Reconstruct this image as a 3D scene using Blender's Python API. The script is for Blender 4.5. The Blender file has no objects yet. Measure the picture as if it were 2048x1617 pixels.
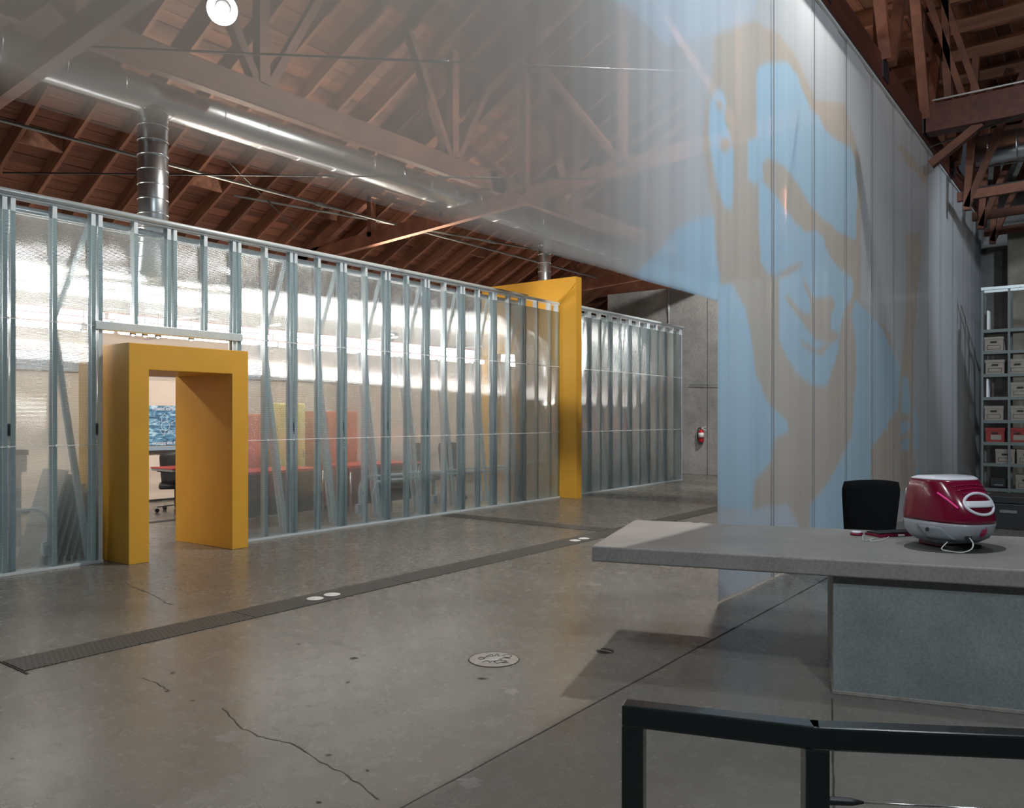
import bpy, math, random
import numpy as np
from mathutils import Matrix, Vector

random.seed(7)
scene = bpy.context.scene
COL = scene.collection

# ------------------------------------------------------------------ camera / world / lights / exposure
HEAD = math.radians(37.2)          # heading of the view, measured from the partition's direction (+X) towards +Y
EYE = 1.5
FPX = 1615.0
cam_d = bpy.data.cameras.new('camera')
cam_d.sensor_fit = 'HORIZONTAL'
cam_d.sensor_width = 36.0
cam_d.lens = 36.0 * FPX / 2048.0
cam_d.shift_y = (835.0 - 808.5) / 2048.0
cam_d.clip_start = 0.05
cam_d.clip_end = 200
cam = bpy.data.objects.new('camera', cam_d)
cam.location = (0, 0, EYE)
cam.rotation_euler = (math.radians(90), 0, HEAD - math.radians(90))
COL.objects.link(cam)
scene.camera = cam

world = bpy.data.worlds.new('world')
scene.world = world
world.use_nodes = True
world.node_tree.nodes['Background'].inputs[0].default_value = (0.5, 0.6, 0.75, 1)
world.node_tree.nodes['Background'].inputs[1].default_value = 0.05

scene.view_settings.view_transform = 'Standard'
scene.view_settings.look = 'None'
scene.view_settings.gamma = 1.0
scene.view_settings.use_curve_mapping = False
scene.view_settings.exposure = 0.0
cy = scene.cycles
cy.use_denoising = True
cy.use_light_tree = False
cy.max_bounces = 6
cy.diffuse_bounces = 2
cy.glossy_bounces = 3
cy.transmission_bounces = 4
cy.transparent_max_bounces = 16
cy.use_adaptive_sampling = True
cy.adaptive_threshold = 0.05
cy.sample_clamp_indirect = 6.0
cy.blur_glossy = 0.5

# hall lamps and unseen lamps added as fill: (position, watts, colour, target) - each gets its own lamp housing further down
HALL_AND_FILL_LAMPS = [
    ((3.58, 5.5, 4.62), 110, (1.0, 0.90, 0.80), (1.6, 2.6, 2.6), 160, 'hung under the trusses behind the hanging film, in view'),
    ((5.9, 0.2, 6.6), 300, (0.84, 0.93, 1.0), (5.6, 1.2, 0.0), 150, 'high above the concrete counter'),
    ((-0.6, 2.0, 6.4), 360, (0.86, 0.95, 1.0), (3.0, 3.6, 0.0), 150, 'high above the floor behind the camera'),
    ((2.4, -3.4, 5.6), 1700, (0.80, 0.91, 1.0), (10.4, 2.4, 4.2), 84, 'added unseen on the open side to wash the hanging film'),  # unseen fill lamp added to brighten the film
    ((15.2, 6.2, 4.95), 420, (1.0, 0.84, 0.64), (14.0, 7.4, 8.0), 150, 'clamped to the far truss and turned up to the roof'),
    ((8.4, 3.3, 7.4), 1750, (1.0, 0.94, 0.86), (8.6, 6.6, 0.0), 150, 'added out of view high over the hall as fill'),  # added fill for the hall floor and partition, kept out of view
    ((16.4, 5.0, 6.2), 1000, (1.0, 0.97, 0.93), (19.7, 8.6, 2.6), 130, 'near the end wall, aimed at the bare concrete'),
    ((6.6, 10.6, 3.05), 800, (1.0, 0.82, 0.62), (6.6, 7.0, 8.4), 84, 'added behind the sheets as unseen roof fill, nearer the doorway'),  # added uplight brightening the roof, hidden by the sheets
    ((10.4, 10.6, 3.05), 900, (1.0, 0.82, 0.62), (10.4, 7.4, 8.2), 96, 'added behind the sheets as unseen roof fill, nearer the tall frame'),  # second hidden uplight added for the roof
    ((15.2, 11.4, 3.2), 330, (1.0, 0.95, 0.90), (15.0, 8.4, 1.8), 140, 'added unseen behind the far sheets to make them glow'),  # added to make the far sheets glow from behind
    ((9.5, 1.2, 6.35), 80, (1.0, 0.84, 0.72), (14.5, 0.6, 8.4), 140, 'added out of view on the open side to light the roof planks'),  # added fill for the right-hand roof planks, out of view
    ((0.3, -1.6, 5.2), 560, (0.86, 0.94, 1.0), (3.2, 2.6, 3.2), 130, 'added beside the camera as fill for film and counter front'),  # added fill for the near film and counter, out of view
    ((13.5, -2.8, 5.9), 700, (0.82, 0.92, 1.0), (18.3, 2.6, 3.8), 62, 'added out of view as fill for the far end of the film'),  # added fill for the far film strips, out of view
]

# ------------------------------------------------------------------ helpers
MW = {}
def thing(name, label, cat, loc=(0, 0, 0), rotz=0.0, group=None, kind=None):
    o = bpy.data.objects.new(name, None)
    o.empty_display_size = 0.1
    o.location = loc
    o.rotation_euler = (0, 0, rotz)
    COL.objects.link(o)
    o['label'] = label
    if cat: o['category'] = cat
    if group: o['group'] = group
    if kind: o['kind'] = kind
    MW[o] = Matrix.Translation(Vector(loc)) @ Matrix.Rotation(rotz, 4, 'Z')
    return o

def tag(o, label, cat=None, group=None, kind=None):
    o['label'] = label
    if cat: o['category'] = cat
    if group: o['group'] = group
    if kind: o['kind'] = kind
    return o

def add(name, verts, faces, mat, parent=None, local=False, smooth=False, bevel=0.0, seg=2, sub=0):
    vs = [Vector(v) for v in verts]
    if parent is not None and not local:
        inv = MW[parent].inverted()
        vs = [inv @ v for v in vs]
    me = bpy.data.meshes.new(name)
    me.from_pydata([tuple(v) for v in vs], [], faces)
    me.update()
    if smooth:
        me.polygons.foreach_set('use_smooth', [True] * len(me.polygons))
    return link(name, me, mat, parent, bevel, seg, sub)

def link(name, me, mat, parent=None, bevel=0.0, seg=2, sub=0, loc=None):
    if mat is not None and not me.materials:
        me.materials.append(mat)
    o = bpy.data.objects.new(name, me)
    COL.objects.link(o)
    if parent is not None:
        o.parent = parent
        MW[o] = MW[parent]
    else:
        MW[o] = Matrix.Identity(4)
    if loc is not None:
        o.location = loc
    if bevel > 0:
        b = o.modifiers.new('bevel', 'BEVEL')
        b.width = bevel; b.segments = seg; b.limit_method = 'ANGLE'; b.harden_normals = False
    if sub:
        s = o.modifiers.new('sub', 'SUBSURF'); s.levels = sub; s.render_levels = sub
    return o

def box_vf(x0, x1, y0, y1, z0, z1):
    v = [(x0, y0, z0), (x1, y0, z0), (x1, y1, z0), (x0, y1, z0), (x0, y0, z1), (x1, y0, z1), (x1, y1, z1), (x0, y1, z1)]
    f = [(0, 3, 2, 1), (4, 5, 6, 7), (0, 1, 5, 4), (1, 2, 6, 5), (2, 3, 7, 6), (3, 0, 4, 7)]
    return v, f

def box(name, b, mat, parent=None, local=False, bevel=0.0, seg=2):
    v, f = box_vf(*b)
    return add(name, v, f, mat, parent, local, bevel=bevel, seg=seg)

def joinvf(lst):
    V, F = [], []
    for v, f in lst:
        o = len(V); V += list(v); F += [tuple(i + o for i in q) for q in f]
    return V, F

def beam_vf(p0, p1, w, h, up=(0, 0, 1), twist=0.0):
    p0 = Vector(p0); p1 = Vector(p1)
    d = (p1 - p0).normalized()
    u = Vector(up)
    if abs(d.dot(u)) > 0.999: u = Vector((1, 0, 0))
    a = d.cross(u).normalized()
    b = a.cross(d).normalized()
    a *= w / 2; b *= h / 2
    v = [p0 - a - b, p0 + a - b, p0 + a + b, p0 - a + b, p1 - a - b, p1 + a - b, p1 + a + b, p1 - a + b]
    f = [(0, 1, 2, 3), (4, 7, 6, 5), (0, 4, 5, 1), (1, 5, 6, 2), (2, 6, 7, 3), (3, 7, 4, 0)]
    return [tuple(x) for x in v], f

def beam(name, p0, p1, w, h, mat, parent=None, up=(0, 0, 1), local=False, bevel=0.0):
    v, f = beam_vf(p0, p1, w, h, up)
    return add(name, v, f, mat, parent, local, bevel=bevel)

def tube_vf(pts, r, seg=10, cap=True, closed=False):
    P = [Vector(p) for p in pts]
    n = len(P)
    rr = r if isinstance(r, (list, tuple)) else [r] * n
    V, F = [], []
    prev = None
    for i in range(n):
        if closed:
            d = (P[(i + 1) % n] - P[i - 1]).normalized()
        else:
            d = (P[min(i + 1, n - 1)] - P[max(i - 1, 0)]).normalized()
        if prev is None:
            u = Vector((0, 0, 1)) if abs(d.z) < 0.95 else Vector((1, 0, 0))
            a = d.cross(u).normalized()
        else:
            a = (prev - d * prev.dot(d)).normalized()
        prev = a
        b = d.cross(a)
        for k in range(seg):
            t = 2 * math.pi * k / seg
            V.append(tuple(P[i] + (a * math.cos(t) + b * math.sin(t)) * rr[i]))
    m = n if closed else n - 1
    for i in range(m):
        j = (i + 1) % n
        for k in range(seg):
            l = (k + 1) % seg
            F.append((i * seg + k, i * seg + l, j * seg + l, j * seg + k))
    if cap and not closed:
        F.append(tuple(range(seg - 1, -1, -1)))
        F.append(tuple((n - 1) * seg + k for k in range(seg)))
    return V, F

def tube(name, pts, r, mat, parent=None, seg=10, local=False, closed=False, smooth=True):
    v, f = tube_vf(pts, r, seg, True, closed)
    return add(name, v, f, mat, parent, local, smooth=smooth)

def lathe_vf(prof, cx, cy, seg=24):
    V, F = [], []
    for (r, z) in prof:
        for k in range(seg):
            t = 2 * math.pi * k / seg
            V.append((cx + r * math.cos(t), cy + r * math.sin(t), z))
    n = len(prof)
    for i in range(n - 1):
        for k in range(seg):
            l = (k + 1) % seg
            F.append((i * seg + k, i * seg + l, (i + 1) * seg + l, (i + 1) * seg + k))
    F.append(tuple(range(seg - 1, -1, -1)))
    F.append(tuple((n - 1) * seg + k for k in range(seg)))
    return V, F

def lathe(name, prof, cx, cy, mat, parent=None, seg=24, local=False, smooth=True):
    v, f = lathe_vf(prof, cx, cy, seg)
    o = add(name, v, f, mat, parent, local, smooth=smooth)
    return o

def prism_vf(poly, axis, a0, a1):
    """poly: 2-D outline; extruded along axis ('x','y','z') from a0 to a1"""
    def p3(p, a):
        if axis == 'x': return (a, p[0], p[1])
        if axis == 'y': return (p[0], a, p[1])
        return (p[0], p[1], a)
    n = len(poly)
    V = [p3(p, a0) for p in poly] + [p3(p, a1) for p in poly]
    F = [tuple(range(n - 1, -1, -1)), tuple(range(n, 2 * n))]
    for i in range(n):
        j = (i + 1) % n
        F.append((i, j, n + j, n + i))
    return V, F

def prism(name, poly, axis, a0, a1, mat, parent=None, local=False, bevel=0.0):
    v, f = prism_vf(poly, axis, a0, a1)
    return add(name, v, f, mat, parent, local, bevel=bevel)

def bez(pts, n=8):
    """Catmull-Rom through points"""
    P = [Vector(p) for p in pts]
    P = [P[0] * 2 - P[1]] + P + [P[-1] * 2 - P[-2]]
    out = []
    for i in range(1, len(P) - 2):
        for k in range(n):
            t = k / n
            a, b, c, d = P[i - 1], P[i], P[i + 1], P[i + 2]
            out.append(0.5 * ((2 * b) + (c - a) * t + (2 * a - 5 * b + 4 * c - d) * t * t + (3 * b - a - 3 * c + d) * t ** 3))
    out.append(P[-2])
    return out

CH, SH = math.cos(HEAD), math.sin(HEAD)
def w_from_cam(x, d):
    """lateral offset and distance from where the photographer stands -> room coordinates"""
    return (x * SH + d * CH, -x * CH + d * SH)

def text_mesh(name, body, size, mat, parent, mat4, depth=0.0, align='LEFT', width=None):
    cu = bpy.data.curves.new(name, 'FONT')
    cu.body = body; cu.size = size; cu.extrude = depth; cu.align_x = align
    cu.resolution_u = 3
    tmp = bpy.data.objects.new('tmp', cu)
    COL.objects.link(tmp)
    dg = bpy.context.evaluated_depsgraph_get()
    me = bpy.data.meshes.new_from_object(tmp.evaluated_get(dg))
    bpy.data.objects.remove(tmp)
    me.name = name
    if width:
        xs_ = [v_.co.x for v_ in me.vertices]
        me.transform(Matrix.Translation((-min(xs_), 0, 0)))
        k_ = width / (max(xs_) - min(xs_))
        me.transform(Matrix.Diagonal((k_, k_ * 1.25, 1, 1)))
    me.transform(MW[parent].inverted() @ mat4)
    me.materials.clear()
    o = link(name, me, mat, parent)
    o['kind'] = 'stuff'
    return o

# ------------------------------------------------------------------ materials
def new_mat(name):
    m = bpy.data.materials.new(name)
    m.use_nodes = True
    nt = m.node_tree
    for n in list(nt.nodes): nt.nodes.remove(n)
    out = nt.nodes.new('ShaderNodeOutputMaterial')
    return m, nt, out

def N(nt, t, **kw):
    n = nt.nodes.new(t)
    for k, v in kw.items():
        setattr(n, k, v)
    return n

def L(nt, a, b): nt.links.new(a, b)

def ramp(nt, fac, stops):
    r = N(nt, 'ShaderNodeValToRGB')
    e = r.color_ramp.elements
    e[0].position, e[0].color = stops[0][0], (*stops[0][1], 1)
    e[1].position, e[1].color = stops[-1][0], (*stops[-1][1], 1)
    for p, c in stops[1:-1]:
        x = e.new(p); x.color = (*c, 1)
    L(nt, fac, r.inputs[0])
    return r

def simple(name, col, rough=0.5, metal=0.0, spec=0.5, noise=0.0, nscale=8.0, bump=0.0, bscale=60.0, emis=None, estr=0.0, coat=0.0):
    m, nt, out = new_mat(name)
    b = N(nt, 'ShaderNodeBsdfPrincipled')
    b.inputs['Base Color'].default_value = (*col, 1)
    b.inputs['Roughness'].default_value = rough
    b.inputs['Metallic'].default_value = metal
    b.inputs['Specular IOR Level'].default_value = spec
    b.inputs['Coat Weight'].default_value = coat
    if emis:
        b.inputs['Emission Color'].default_value = (*emis, 1)
        b.inputs['Emission Strength'].default_value = estr
    if noise > 0 or bump > 0:
        tc = N(nt, 'ShaderNodeTexCoord')
    if noise > 0:
        no = N(nt, 'ShaderNodeTexNoise'); no.inputs['Scale'].default_value = nscale; no.inputs['Detail'].default_value = 6
        L(nt, tc.outputs['Object'], no.inputs['Vector'])
        r = ramp(nt, no.outputs['Fac'], [(0.3, tuple(c * (1 - noise) for c in col)), (0.7, tuple(min(1, c * (1 + noise)) for c in col))])
        L(nt, r.outputs['Color'], b.inputs['Base Color'])
    if bump > 0:
        n2 = N(nt, 'ShaderNodeTexNoise'); n2.inputs['Scale'].default_value = bscale; n2.inputs['Detail'].default_value = 4
        L(nt, tc.outputs['Object'], n2.inputs['Vector'])
        bp = N(nt, 'ShaderNodeBump'); bp.inputs['Strength'].default_value = bump; bp.inputs['Distance'].default_value = 0.01
        L(nt, n2.outputs['Fac'], bp.inputs['Height'])
        L(nt, bp.outputs['Normal'], b.inputs['Normal'])
    L(nt, b.outputs[0], out.inputs[0])
    return m

def mat_floor():
    m, nt, out = new_mat('polished_concrete')
    tc = N(nt, 'ShaderNodeTexCoord')
    b = N(nt, 'ShaderNodeBsdfPrincipled')
    n1 = N(nt, 'ShaderNodeTexNoise'); n1.inputs['Scale'].default_value = 0.55; n1.inputs['Detail'].default_value = 8; n1.inputs['Roughness'].default_value = 0.62
    n2 = N(nt, 'ShaderNodeTexNoise'); n2.inputs['Scale'].default_value = 6.0; n2.inputs['Detail'].default_value = 8; n2.inputs['Roughness'].default_value = 0.7
    n3 = N(nt, 'ShaderNodeTexNoise'); n3.inputs['Scale'].default_value = 30.0; n3.inputs['Detail'].default_value = 3
    for n in (n1, n2, n3): L(nt, tc.outputs['Object'], n.inputs['Vector'])
    r1 = ramp(nt, n1.outputs['Fac'], [(0.30, (0.138, 0.127, 0.110)), (0.5, (0.168, 0.159, 0.142)), (0.70, (0.196, 0.187, 0.170))])
    r2 = ramp(nt, n2.outputs['Fac'], [(0.15, (0.86, 0.85, 0.83)), (0.62, (1.0, 1.0, 1.0)), (0.78, (1.06, 1.05, 1.03))])
    mx = N(nt, 'ShaderNodeMix', data_type='RGBA', blend_type='MULTIPLY'); mx.inputs[0].default_value = 1
    L(nt, r1.outputs[0], mx.inputs[6]); L(nt, r2.outputs[0], mx.inputs[7])
    r3 = ramp(nt, n3.outputs['Fac'], [(0.3, (0.97, 0.97, 0.97)), (0.7, (1.02, 1.02, 1.02))])
    mx2 = N(nt, 'ShaderNodeMix', data_type='RGBA', blend_type='MULTIPLY'); mx2.inputs[0].default_value = 1
    L(nt, mx.outputs[2], mx2.inputs[6]); L(nt, r3.outputs[0], mx2.inputs[7])
    L(nt, mx2.outputs[2], b.inputs['Base Color'])
    rr = N(nt, 'ShaderNodeMapRange'); rr.inputs['From Min'].default_value = 0.3; rr.inputs['From Max'].default_value = 0.7
    rr.inputs['To Min'].default_value = 0.21; rr.inputs['To Max'].default_value = 0.31
    L(nt, n2.outputs['Fac'], rr.inputs['Value']); L(nt, rr.outputs[0], b.inputs['Roughness'])
    b.inputs['Specular IOR Level'].default_value = 0.55
    bp = N(nt, 'ShaderNodeBump'); bp.inputs['Strength'].default_value = 0.015; bp.inputs['Distance'].default_value = 0.006
    n4 = N(nt, 'ShaderNodeTexNoise'); n4.inputs['Scale'].default_value = 3.5; n4.inputs['Detail'].default_value = 5
    L(nt, tc.outputs['Object'], n4.inputs['Vector'])
    L(nt, n4.outputs['Fac'], bp.inputs['Height']); L(nt, bp.outputs[0], b.inputs['Normal'])
    L(nt, b.outputs[0], out.inputs[0])
    return m

def mat_concrete(name, dark, light, rough=0.75, scale=1.6, bump=0.25):
    m, nt, out = new_mat(name)
    tc = N(nt, 'ShaderNodeTexCoord')
    b = N(nt, 'ShaderNodeBsdfPrincipled')
    n1 = N(nt, 'ShaderNodeTexNoise'); n1.inputs['Scale'].default_value = scale; n1.inputs['Detail'].default_value = 9; n1.inputs['Roughness'].default_value = 0.65
    n3 = N(nt, 'ShaderNodeTexNoise'); n3.inputs['Scale'].default_value = scale * 30; n3.inputs['Detail'].default_value = 4
    for n in (n1, n3): L(nt, tc.outputs['Object'], n.inputs['Vector'])
    r1 = ramp(nt, n1.outputs['Fac'], [(0.3, dark), (0.7, light)])
    r3 = ramp(nt, n3.outputs['Fac'], [(0.28, (0.8, 0.8, 0.8)), (0.6, (1.03, 1.03, 1.03))])
    mx = N(nt, 'ShaderNodeMix', data_type='RGBA', blend_type='MULTIPLY'); mx.inputs[0].default_value = 1
    L(nt, r1.outputs[0], mx.inputs[6]); L(nt, r3.outputs[0], mx.inputs[7])
    L(nt, mx.outputs[2], b.inputs['Base Color'])
    b.inputs['Roughness'].default_value = rough
    bp = N(nt, 'ShaderNodeBump'); bp.inputs['Strength'].default_value = bump; bp.inputs['Distance'].default_value = 0.01
    L(nt, n3.outputs['Fac'], bp.inputs['Height']); L(nt, bp.outputs[0], b.inputs['Normal'])
    L(nt, b.outputs[0], out.inputs[0])
    return m

def mat_wood(name, dark, light, stretch=(0.6, 14, 14), rough=0.7, vary=0.35):
    m, nt, out = new_mat(name)
    tc = N(nt, 'ShaderNodeTexCoord'); oi = N(nt, 'ShaderNodeObjectInfo')
    mp = N(nt, 'ShaderNodeMapping'); mp.inputs['Scale'].default_value = stretch
    ad = N(nt, 'ShaderNodeVectorMath', operation='ADD')
    sc_ = N(nt, 'ShaderNodeMath', operation='MULTIPLY'); sc_.inputs[1].default_value = 37.0
    L(nt, oi.outputs['Random'], sc_.inputs[0])
    L(nt, tc.outputs['Object'], ad.inputs[0]); L(nt, sc_.outputs[0], ad.inputs[1])
    L(nt, ad.outputs[0], mp.inputs['Vector'])
    n1 = N(nt, 'ShaderNodeTexNoise'); n1.inputs['Scale'].default_value = 1.0; n1.inputs['Detail'].default_value = 7; n1.inputs['Roughness'].default_value = 0.6; n1.inputs['Distortion'].default_value = 0.4
    L(nt, mp.outputs[0], n1.inputs['Vector'])
    r1 = ramp(nt, n1.outputs['Fac'], [(0.28, dark), (0.72, light)])
    vr = N(nt, 'ShaderNodeMapRange'); vr.inputs['To Min'].default_value = 1 - vary; vr.inputs['To Max'].default_value = 1 + vary
    L(nt, oi.outputs['Random'], vr.inputs['Value'])
    mx = N(nt, 'ShaderNodeVectorMath', operation='SCALE')
    L(nt, r1.outputs[0], mx.inputs[0]); L(nt, vr.outputs[0], mx.inputs['Scale'])
    b = N(nt, 'ShaderNodeBsdfPrincipled'); b.inputs['Roughness'].default_value = rough
    L(nt, mx.outputs[0], b.inputs['Base Color'])
    bp = N(nt, 'ShaderNodeBump'); bp.inputs['Strength'].default_value = 0.2; bp.inputs['Distance'].default_value = 0.004
    L(nt, n1.outputs['Fac'], bp.inputs['Height']); L(nt, bp.outputs[0], b.inputs['Normal'])
    L(nt, b.outputs[0], out.inputs[0])
    return m

def mat_galv(name, col=(0.62, 0.69, 0.72), rough=0.34, metal=0.92, var=0.12):
    m, nt, out = new_mat(name)
    tc = N(nt, 'ShaderNodeTexCoord')
    b = N(nt, 'ShaderNodeBsdfPrincipled'); b.inputs['Metallic'].default_value = metal
    vo = N(nt, 'ShaderNodeTexVoronoi'); vo.inputs['Scale'].default_value = 40
    no = N(nt, 'ShaderNodeTexNoise'); no.inputs['Scale'].default_value = 3.0; no.inputs['Detail'].default_value = 5
    L(nt, tc.outputs['Object'], vo.inputs['Vector']); L(nt, tc.outputs['Object'], no.inputs['Vector'])
    mxf = N(nt, 'ShaderNodeMix', data_type='RGBA'); mxf.inputs[0].default_value = 0.5
    L(nt, vo.outputs['Color'], mxf.inputs[6]); L(nt, no.outputs['Fac'], mxf.inputs[7])
    r = ramp(nt, mxf.outputs[2], [(0.2, tuple(c * (1 - var) for c in col)), (0.8, tuple(min(1, c * (1 + var)) for c in col))])
    L(nt, r.outputs[0], b.inputs['Base Color'])
    rr = N(nt, 'ShaderNodeMapRange'); rr.inputs['To Min'].default_value = rough - var * 0.3; rr.inputs['To Max'].default_value = rough + var * 0.4
    L(nt, mxf.outputs[2], rr.inputs['Value']); L(nt, rr.outputs[0], b.inputs['Roughness'])
    L(nt, b.outputs[0], out.inputs[0])
    return m

def mat_polycarb():
    """fluted multiwall sheet: flutes run along the wall, so light is spread up and down"""
    m, nt, out = new_mat('fluted_polycarbonate')
    tc = N(nt, 'ShaderNodeTexCoord')
    wv = N(nt, 'ShaderNodeTexWave'); wv.wave_type = 'BANDS'; wv.bands_direction = 'Z'; wv.wave_profile = 'SIN'
    wv.inputs['Scale'].default_value = 25.0; wv.inputs['Distortion'].default_value = 0.35; wv.inputs['Detail'].default_value = 1.0
    wv.inputs['Detail Scale'].default_value = 0.3
    L(nt, tc.outputs['Object'], wv.inputs['Vector'])
    bp = N(nt, 'ShaderNodeBump'); bp.inputs['Strength'].default_value = 1.0; bp.inputs['Distance'].default_value = 0.010
    L(nt, wv.outputs['Fac'], bp.inputs['Height'])
    tr = N(nt, 'ShaderNodeBsdfTransparent'); tr.inputs[0].default_value = (0.93, 0.965, 0.97, 1)
    rf = N(nt, 'ShaderNodeBsdfRefraction'); rf.inputs['Color'].default_value = (0.95, 0.98, 0.98, 1); rf.inputs['Roughness'].default_value = 0.15; rf.inputs['IOR'].default_value = 1.30
    L(nt, bp.outputs[0], rf.inputs['Normal'])
    tl = N(nt, 'ShaderNodeBsdfTranslucent'); tl.inputs[0].default_value = (0.82, 0.94, 0.97, 1)
    gl = N(nt, 'ShaderNodeBsdfGlossy'); gl.inputs['Color'].default_value = (0.9, 0.95, 0.97, 1); gl.inputs['Roughness'].default_value = 0.14
    L(nt, bp.outputs[0], gl.inputs['Normal'])
    m1 = N(nt, 'ShaderNodeMixShader'); m1.inputs[0].default_value = 0.30
    L(nt, tr.outputs[0], m1.inputs[1]); L(nt, rf.outputs[0], m1.inputs[2])
    m2 = N(nt, 'ShaderNodeMixShader')
    rib = N(nt, 'ShaderNodeMapRange'); rib.inputs['To Min'].default_value = 0.03; rib.inputs['To Max'].default_value = 0.12
    L(nt, wv.outputs['Fac'], rib.inputs['Value']); L(nt, rib.outputs[0], m2.inputs[0])
    L(nt, m1.outputs[0], m2.inputs[1]); L(nt, tl.outputs[0], m2.inputs[2])
    fr = N(nt, 'ShaderNodeFresnel'); fr.inputs['IOR'].default_value = 1.25
    m3 = N(nt, 'ShaderNodeMixShader')
    L(nt, fr.outputs[0], m3.inputs[0]); L(nt, m2.outputs[0], m3.inputs[1]); L(nt, gl.outputs[0], m3.inputs[2])
    L(nt, m3.outputs[0], out.inputs[0])
    return m

def mat_scrim(alpha=0.42):
    """thin matte film; light crossing it at a slant passes through more of it, so it gets denser"""
    m, nt, out = new_mat('sheer_film')
    at = N(nt, 'ShaderNodeVertexColor'); at.layer_name = 'picture'
    ge = N(nt, 'ShaderNodeNewGeometry')
    dt = N(nt, 'ShaderNodeVectorMath', operation='DOT_PRODUCT')
    L(nt, ge.outputs['Incoming'], dt.inputs[0]); L(nt, ge.outputs['Normal'], dt.inputs[1])
    ab = N(nt, 'ShaderNodeMath', operation='ABSOLUTE'); L(nt, dt.outputs['Value'], ab.inputs[0])
    mxm = N(nt, 'ShaderNodeMath', operation='MAXIMUM'); mxm.inputs[1].default_value = 0.04; L(nt, ab.outputs[0], mxm.inputs[0])
    iv = N(nt, 'ShaderNodeMath', operation='DIVIDE'); iv.inputs[0].default_value = 1.0; L(nt, mxm.outputs[0], iv.inputs[1])
    pw = N(nt, 'ShaderNodeMath', operation='POWER'); L(nt, iv.outputs[0], pw.inputs[1])
    # (1-a): attribute alpha scales the density (hem and folds)
    ml = N(nt, 'ShaderNodeMath', operation='MULTIPLY'); ml.inputs[1].default_value = alpha; L(nt, at.outputs['Alpha'], ml.inputs[0])
    su = N(nt, 'ShaderNodeMath', operation='SUBTRACT'); su.inputs[0].default_value = 1.0; L(nt, ml.outputs[0], su.inputs[1])
    L(nt, su.outputs[0], pw.inputs[0])
    tr = N(nt, 'ShaderNodeBsdfTransparent'); tr.inputs[0].default_value = (1, 1, 1, 1)
    df = N(nt, 'ShaderNodeBsdfDiffuse'); L(nt, at.outputs['Color'], df.inputs['Color'])
    tl = N(nt, 'ShaderNodeBsdfTranslucent'); L(nt, at.outputs['Color'], tl.inputs['Color'])
    gl = N(nt, 'ShaderNodeBsdfGlossy'); gl.inputs['Roughness'].default_value = 0.16; gl.inputs['Color'].default_value = (0.95, 0.97, 1, 1)
    m0 = N(nt, 'ShaderNodeMixShader'); m0.inputs[0].default_value = 0.30
    L(nt, df.outputs[0], m0.inputs[1]); L(nt, tl.outputs[0], m0.inputs[2])
    m1 = N(nt, 'ShaderNodeMixShader'); m1.inputs[0].default_value = 0.04
    L(nt, m0.outputs[0], m1.inputs[1]); L(nt, gl.outputs[0], m1.inputs[2])
    m2 = N(nt, 'ShaderNodeMixShader'); L(nt, pw.outputs[0], m2.inputs[0])
    L(nt, m1.outputs[0], m2.inputs[1]); L(nt, tr.outputs[0], m2.inputs[2])
    L(nt, m2.outputs[0], out.inputs[0])
    return m

def mat_drain():
    m, nt, out = new_mat('raised_lozenge_plate')
    tc = N(nt, 'ShaderNodeTexCoord')
    mp = N(nt, 'ShaderNodeMapping'); mp.inputs['Rotation'].default_value = (0, 0, math.radians(45)); mp.inputs['Scale'].default_value = (26, 26, 26)
    L(nt, tc.outputs['Object'], mp.inputs['Vector'])
    ck = N(nt, 'ShaderNodeTexBrick'); ck.offset = 0.5
    ck.inputs['Scale'].default_value = 1.0; ck.inputs['Mortar Size'].default_value = 0.12; ck.inputs['Mortar Smooth'].default_value = 0.4
    ck.inputs['Brick Width'].default_value = 0.9; ck.inputs['Row Height'].default_value = 0.9
    ck.inputs['Color1'].default_value = (0.055, 0.054, 0.05, 1); ck.inputs['Color2'].default_value = (0.045, 0.045, 0.042, 1); ck.inputs['Mortar'].default_value = (0.15, 0.145, 0.135, 1)
    L(nt, mp.outputs[0], ck.inputs['Vector'])
    b = N(nt, 'ShaderNodeBsdfPrincipled'); b.inputs['Roughness'].default_value = 0.5; b.inputs['Metallic'].default_value = 0.35
    L(nt, ck.outputs['Color'], b.inputs['Base Color'])
    bp = N(nt, 'ShaderNodeBump'); bp.inputs['Strength'].default_value = 0.7; bp.inputs['Distance'].default_value = 0.006
    L(nt, ck.outputs['Fac'], bp.inputs['Height']); L(nt, bp.outputs[0], b.inputs['Normal'])
    L(nt, b.outputs[0], out.inputs[0])
    return m

def mat_glow(name, col, s):
    m, nt, out = new_mat(name)
    e = N(nt, 'ShaderNodeEmission'); e.inputs[0].default_value = (*col, 1); e.inputs[1].default_value = s
    L(nt, e.outputs[0], out.inputs[0])
    return m

def mat_poster():
    m, nt, out = new_mat('rippling_water_print')
    tc = N(nt, 'ShaderNodeTexCoord')
    mp = N(nt, 'ShaderNodeMapping'); mp.inputs['Scale'].default_value = (5, 5, 16)
    L(nt, tc.outputs['Object'], mp.inputs['Vector'])
    no = N(nt, 'ShaderNodeTexNoise'); no.inputs['Scale'].default_value = 1.0; no.inputs['Detail'].default_value = 5; no.inputs['Distortion'].default_value = 1.4
    L(nt, mp.outputs[0], no.inputs['Vector'])
    r = ramp(nt, no.outputs['Fac'], [(0.30, (0.01, 0.03, 0.05)), (0.45, (0.05, 0.16, 0.28)), (0.55, (0.12, 0.30, 0.46)), (0.68, (0.55, 0.78, 0.85))])
    b = N(nt, 'ShaderNodeBsdfPrincipled'); b.inputs['Roughness'].default_value = 0.6
    L(nt, r.outputs[0], b.inputs['Base Color']); L(nt, b.outputs[0], out.inputs[0])
    return m

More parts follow.
